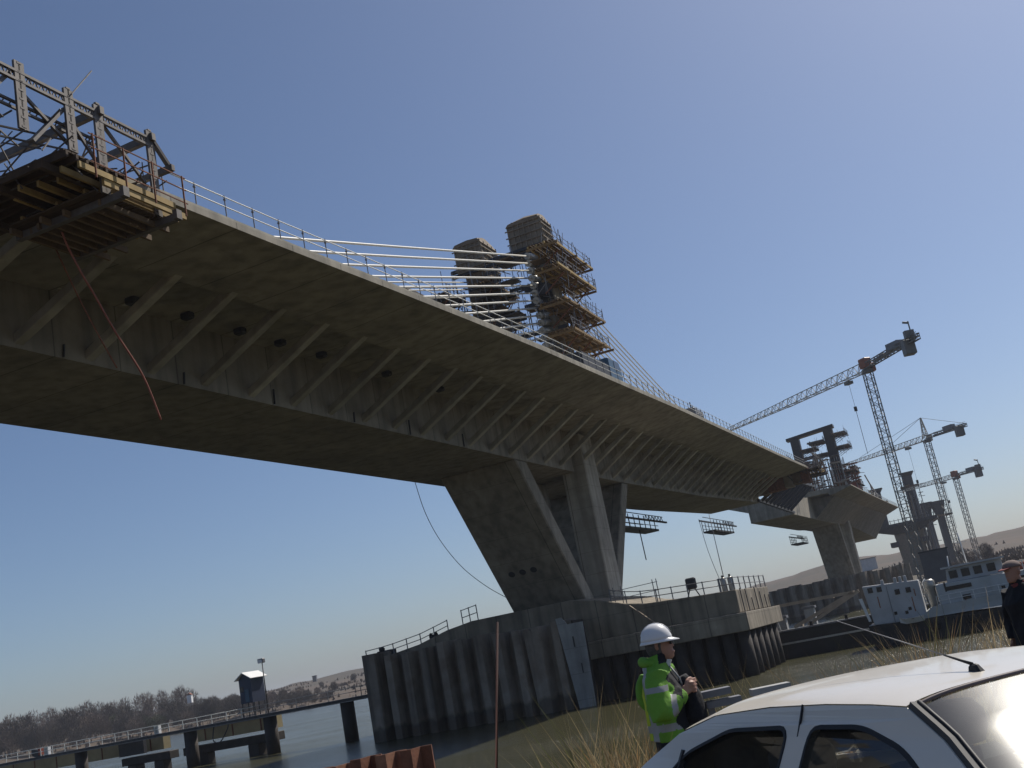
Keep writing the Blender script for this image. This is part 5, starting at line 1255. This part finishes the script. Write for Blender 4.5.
def remeshed(b, voxel, smooth_it, name, mats, par, fmat=None, loc=None):
    me = bpy.data.meshes.new('t'); bmesh.ops.recalc_face_normals(b.bm, faces=b.bm.faces); b.bm.to_mesh(me); b.bm.free()
    o = bpy.data.objects.new('t', me); COL.objects.link(o)
    m1 = o.modifiers.new('r', 'REMESH'); m1.mode = 'VOXEL'; m1.voxel_size = voxel
    m2 = o.modifiers.new('s', 'SMOOTH'); m2.factor = .5; m2.iterations = smooth_it
    dg_ = bpy.context.evaluated_depsgraph_get(); nm = bpy.data.meshes.new_from_object(o.evaluated_get(dg_))
    bpy.data.objects.remove(o); bpy.data.meshes.remove(me); nm.name = name
    nm.materials.clear()
    for m in mats: nm.materials.append(m)
    for p in nm.polygons:
        p.use_smooth = True; p.material_index = fmat(p.center) if fmat else 0
    r_ = bpy.data.objects.new(name, nm); COL.objects.link(r_); r_.parent = par; ORG[r_.name] = ORG[par.name]
    return r_
def limb(b, pts, rads, n=10):
    pts = [V(p) for p in pts]; fine = smooth_pts(pts, 4); k = len(fine); secs = []
    for i, p in enumerate(fine):
        d = (fine[min(i + 1, k - 1)] - fine[max(i - 1, 0)]).normalized(); ex = d.cross(V((.3, .9, .1)))
        if ex.length < .05: ex = d.cross(V((1, 0, 0)))
        ex.normalize(); ey = d.cross(ex); f = i / (k - 1) * (len(rads) - 1); j = min(int(f), len(rads) - 2); r_ = rads[j] + (rads[j + 1] - rads[j]) * (f - j)
        secs.append([p + ex * r_ * math.cos(6.2832 * q / n) + ey * r_ * math.sin(6.2832 * q / n) for q in range(n)])
    b.loft(secs)
def trunk(b, rings, n=18):
    """rings: (x, y, z, rx, ry)"""
    b.loft([[V((x + rx * math.cos(6.2832 * q / n), y + ry * math.sin(6.2832 * q / n), z)) for q in range(n)] for x, y, z, rx, ry in rings])
def head_geo(b, c):
    rings = [(-.115, .05, .035, .03), (-.10, .048, .055, .045), (-.07, .03, .075, .058), (-.03, .016, .088, .067), (.01, .006, .096, .073), (.05, 0, .100, .077), (.085, -.006, .094, .073), (.11, -.01, .072, .056), (.128, -.01, .03, .025)]
    trunk(b, [(c.x + o, c.y, c.z + z, rx, ry) for z, o, rx, ry in rings], 20)
    b.loft([[c + V((.088, -.011, -.002)), c + V((.088, .011, -.002)), c + V((.088, 0, .03))], [c + V((.122, -.014, -.034)), c + V((.122, .014, -.034)), c + V((.105, 0, .01))]])   # nose
    for s_ in (-1, 1): limb(b, [c + V((-.008, s_ * .073, -.035)), c + V((-.012, s_ * .084, -.005)), c + V((-.006, s_ * .08, .025))], [.01, .014, .012], 7)
    limb(b, [c + V((.09, -.026, -.062)), c + V((.106, 0, -.064)), c + V((.09, .026, -.062))], [.007, .011, .007], 7)      # lips
    limb(b, [c + V((.083, -.04, .03)), c + V((.098, 0, .028)), c + V((.083, .04, .03))], [.010, .012, .010], 7)           # brow
def hand_geo(b, w, d, side, nrm, curl=.8):
    """palm from the wrist w along d; fingers curl towards -nrm; thumb on +side"""
    d = V(d).normalized(); nrm = V(nrm).normalized(); side = V(side).normalized()
    b.box(w + d * .045, .034, .085, .095, nrm, side, d)
    for i, ln in enumerate((.072, .08, .075, .06)):
        p = w + d * .088 + side * (.034 - .0235 * i); q = p + (d * math.cos(curl * .5) - nrm * math.sin(curl * .5)) * ln * .45
        r2 = q + (d * math.cos(curl * 1.3) - nrm * math.sin(curl * 1.3)) * ln * .33; t = r2 + (d * math.cos(curl * 2) - nrm * math.sin(curl * 2)) * ln * .25
        limb(b, [p - d * .02, p, q, r2, t], [.010, .0095, .009, .0085, .007], 7)
    p = w + d * .03 + side * .036; limb(b, [p - side * .015, p + side * .02 + d * .025, p + side * .026 + d * .052 - nrm * .012, p + side * .018 + d * .072 - nrm * .022], [.014, .012, .010, .008], 7)
def person(label, pos, face_az, arms, scale, jacket_m, jf, trouser_m, jhem=.80, bulk=1.0):
    t = thing('person', label, 'person', (0, 0, 0))
    hc = V((.045, 0, 1.625))
    b = MB(); trunk(b, [(0, 0, .86, .10, .15), (0, 0, .98, .11, .16), (0, 0, 1.12, .10, .145), (.01, 0, 1.3, .115, .175), (.005, 0, 1.42, .09, .17), (.005, 0, 1.47, .06, .09), (.015, 0, 1.52, .058, .058), (.03, 0, 1.58, .055, .055)])
    head_geo(b, hc)
    for sg in (-1, 1):
        limb(b, [(0, sg * .09, .92), (.02, sg * .10, .5), (-.02, sg * .105, .09)], [.085, .058, .04]); limb(b, [(-.05, sg * .105, .04), (.06, sg * .11, .035), (.17, sg * .125, .025)], [.04, .042, .03])
    for (sh_, el, wr, side, nrm, curl) in arms:
        limb(b, [sh_, el, wr], [.052, .042, .03]); d = (V(wr) - V(el)).normalized(); hand_geo(b, V(wr), d, side, nrm, curl)
    remeshed(b, .0065, 3, 'body', [M['skin']], t)
    b = MB(); trunk(b, [(0, 0, .84, .135, .185), (0, 0, .98, .135, .185), (0, 0, 1.04, .12, .17)])
    for sg in (-1, 1): limb(b, [(0, sg * .09, .93), (.025, sg * .105, .5), (-.02, sg * .11, .07)], [.115, .085, .075])
    remeshed(b, .014, 3, 'trousers', [M[trouser_m]], t)
    for sg in (-1, 1):
        b = MB(); limb(b, [(-.07, sg * .108, .05), (.05, sg * .112, .045), (.19, sg * .128, .035)], [.05, .055, .04]); limb(b, [(-.02, sg * .108, .05), (-.02, sg * .108, .14)], [.055, .055]); remeshed(b, .012, 2, 'shoe', [M['blackcloth']], t)
    b = MB(); k = bulk
    trunk(b, [(0, 0, jhem, .165 * k, .215 * k), (0, 0, .95, .16 * k, .21 * k), (0, 0, 1.1, .155 * k, .205 * k), (.01, 0, 1.28, .16 * k, .215 * k), (0, 0, 1.40, .13, .205), (-.01, 0, 1.47, .10, .15), (.005, 0, 1.505, .085, .10), (.012, 0, 1.54, .088, .088)])
    for (sh_, el, wr, *_r) in arms:
        e2_ = V(el); w2 = V(wr) + (e2_ - V(wr)).normalized() * .015; limb(b, [V(sh_) + V((0, -.03 * (1 if V(sh_).y > 0 else -1), .0)), e2_, w2], [.095 * k, .08 * k, .062 * k], 14)
    for v in b.bm.verts:
        w_ = V((noise.noise(v.co * 9), noise.noise(v.co * 9 + V((5, 0, 0))), noise.noise(v.co * 8 + V((0, 9, 0))))) * .034; v.co += w_
    jk = remeshed(b, .011, 2, 'jacket', [M[x] for x in jacket_m], t, jf)
    t.location = pos; t.rotation_euler = (0, 0, R(90 - face_az)); t.scale = (scale,) * 3
    return t, hc
def jf1(c):
    arm = abs(c.y) > .225 or (c.x > .17 and c.z > 1.05)
    r_ = (c - V((.02, -.37, 1.17))).length
    if arm:
        if c.x > .13 and c.y > -.1: return 2            # dark cuffs
        if .085 < c.x < .125: return 1
        if c.x < .08 and 1.29 < c.z < 1.335: return 1
        return 0
    if c.z > 1.49: return 0 if c.x < .03 else 2
    if c.x > .095 + .02 * math.sin(c.z * 40): return 2
    if -.125 < c.x < -.075: return 1
    if 1.0 < c.z < 1.055: return 1
    return 3 if c.x < -.13 else 0
az1 = 4.45; p1 = V((8.9 * math.sin(R(az1)), 8.9 * math.cos(R(az1)), -1.75))
man, hc = person('man in white hard hat, sunglasses and lime high visibility jacket behind the car', p1, 102,
    [(V((0, -.185, 1.42)), V((-.01, -.29, 1.13)), V((.17, -.12, 1.25)), (0, .2, 1), (-.3, -.9, .1), .9), (V((0, .185, 1.42)), V((.12, .28, 1.12)), V((.22, .06, 1.23)), (0, -.2, 1), (.7, .6, .1), .9)],
    1.0, ['hivis', 'grey_stripe', 'blackcloth', 'hivisy'], jf1, 'blackcloth', .93)
b = MB()      # helmet: dome, rim and peak
n_ = 26; secs = []
for k in range(9):
    a = math.pi / 2 * k / 8; rr_ = math.cos(a); secs.append([hc + V((-.008 + .126 * rr_ * math.cos(6.2832 * q / n_), .106 * rr_ * math.sin(6.2832 * q / n_), .035 + .135 * math.sin(a))) for q in range(n_)])
b.loft([[p + V((0, 0, 0)) for p in sc2] for sc2 in secs[:-1]], True, True, True)
hm = b.build('hard_hat', M['helmet'], man, smooth=True)
b = MB(); b.loft([[hc + V((-.008 + (r_ + (.04 * max(0, math.cos(6.2832 * q / n_)) ** 2 if r_ > .13 else 0)) * math.cos(6.2832 * q / n_), (r_ - .022) * math.sin(6.2832 * q / n_), z - (.012 if r_ > .13 else 0))) for q in range(n_)] for r_, z in ((.124, .045), (.138, .036), (.138, .030), (.122, .030))], True, False, True); b.build('brim', M['helmet'], hm)
b = MB(); b.tube([hc + V((-.008 + .127 * math.cos(a), 0, .035 + .134 * math.sin(a))) for a in [.4 + .29 * k for k in range(9)]], .007, 6); b.build('ridge', M['helmet'], hm)
b = MB(); b.tube([hc + V((.06 + .0 * q, .106 * q, .028)) for q in (-1, -.5, 0, .5, 1)], .006, 5); 
gl_ = MB()
for sg in (-1, 1): gl_.box(hc + V((.098, sg * .036, .012)), .012, .056, .036, V((1, sg * -.25, 0)).normalized(), V((sg * .25, 1, 0)).normalized()); gl_.bar(hc + V((.09, sg * .066, .018)), hc + V((.0, sg * .082, .02)), .006)
gl_.bar(hc + V((.1, -.01, .018)), hc + V((.1, .01, .018)), .006); gl_.build('sunglasses', M['rubber'], man)
b = MB(); trunk(b, [(hc.x - .02, 0, hc.z - .075, .07, .072), (hc.x - .022, 0, hc.z - .02, .085, .078), (hc.x - .014, 0, hc.z + .045, .100, .084)]); b.build('hair', M['hair'], man, smooth=True)
b = MB(); limb(b, [(-.04, -.10, 1.50), (-.105, 0, 1.52), (-.04, .10, 1.50)], [.03, .045, .03]); limb(b, [(-.04, -.10, 1.50), (.05, -.075, 1.475)], [.032, .02]); limb(b, [(-.04, .10, 1.50), (.05, .075, 1.475)], [.032, .02]); remeshed(b, .01, 3, 'collar', [M['hivis']], man)
b = MB(); limb(b, [(-.12, .04, 1.42), (-.165, .05, 1.34), (-.175, .05, 1.24), (-.14, .04, 1.16)], [.035, .046, .046, .03]); remeshed(b, .011, 3, 'hood', [M['hivis']], man)
b = MB(); limb(b, [(.14, .02, 1.36), (.19, .03, 1.2), (.19, .02, 1.05), (.15, .02, .92)], [.07, .10, .115, .07]); remeshed(b, .012, 3, 'dark_bag', [M['blackcloth']], man)
MB().tube([V((.10, -.06, 1.46)), V((.155, -.055, 1.36)), V((.17, -.05, 1.26))], .008, 6).build('neck_strap', M['grey_stripe'], man)
MB().box(V((.095, -.01, 1.485)), .03, .07, .05, V((.9, 0, -.4)), V((0, 1, 0)), V((.4, 0, .9))).build('shirt_collar', M['white'], man)
def jf2(c): return 0
az2 = 22.0; d2 = 14.2; p2_ = V((d2 * math.sin(R(az2)), d2 * math.cos(R(az2)), -1.78))
man2, _h = person('man in dusty pale cap and black jacket with tan trousers at the right edge', p2_, 245,
    [(V((0, -.185, 1.42)), V((-.03, -.27, 1.13)), V((.04, -.27, .88)), (1, 0, 0), (0, -1, 0), .5), (V((0, .185, 1.42)), V((-.03, .27, 1.13)), V((.05, .26, .88)), (1, 0, 0), (0, 1, 0), .5)],
    1.01, ['blackcloth'], jf2, 'tan', .78, 1.12)
b = MB(); secs = []
for k in range(7):
    a = math.pi / 2 * k / 6; secs.append([hc + V((-.006 + .115 * math.cos(a) * math.cos(6.2832 * q / 22), .095 * math.cos(a) * math.sin(6.2832 * q / 22), .055 + .085 * math.sin(a))) for q in range(22)])
b.loft(secs[:-1], True, True, True); cpx = b.build('cap', M['capcloth'], man2, smooth=True)
MB().hexa([hc + V((.08, -.07, .05)), hc + V((.08, .07, .05)), hc + V((.18, .045, .035)), hc + V((.18, -.045, .035)), hc + V((.08, -.07, .062)), hc + V((.08, .07, .062)), hc + V((.18, .045, .045)), hc + V((.18, -.045, .045))]).build('peak', M['redcloth'], cpx, bevel=.004)
b = MB(); limb(b, [(-.03, -.09, 1.5), (.08, 0, 1.47), (-.03, .09, 1.5)], [.03, .035, .03]); remeshed(b, .01, 3, 'scarf', [M['redcloth']], man2)
# ------------------------------------------------------------------ haze
hz = bpy.data.materials.new('thin_haze'); hz.use_nodes = True; n = hz.node_tree.nodes; l = hz.node_tree.links
n.remove(n['Principled BSDF']); pv = n.new('ShaderNodeVolumePrincipled'); pv.inputs['Color'].default_value = (.86, .90, 1, 1); pv.inputs['Density'].default_value = .00013; pv.inputs['Anisotropy'].default_value = 0
l.new(pv.outputs[0], n['Material Output'].inputs['Volume'])
b = MB(); b.box(V((0, 0, 28)), 15400, 15400, 92); o = b.build('haze', hz); o['kind'] = 'stuff'
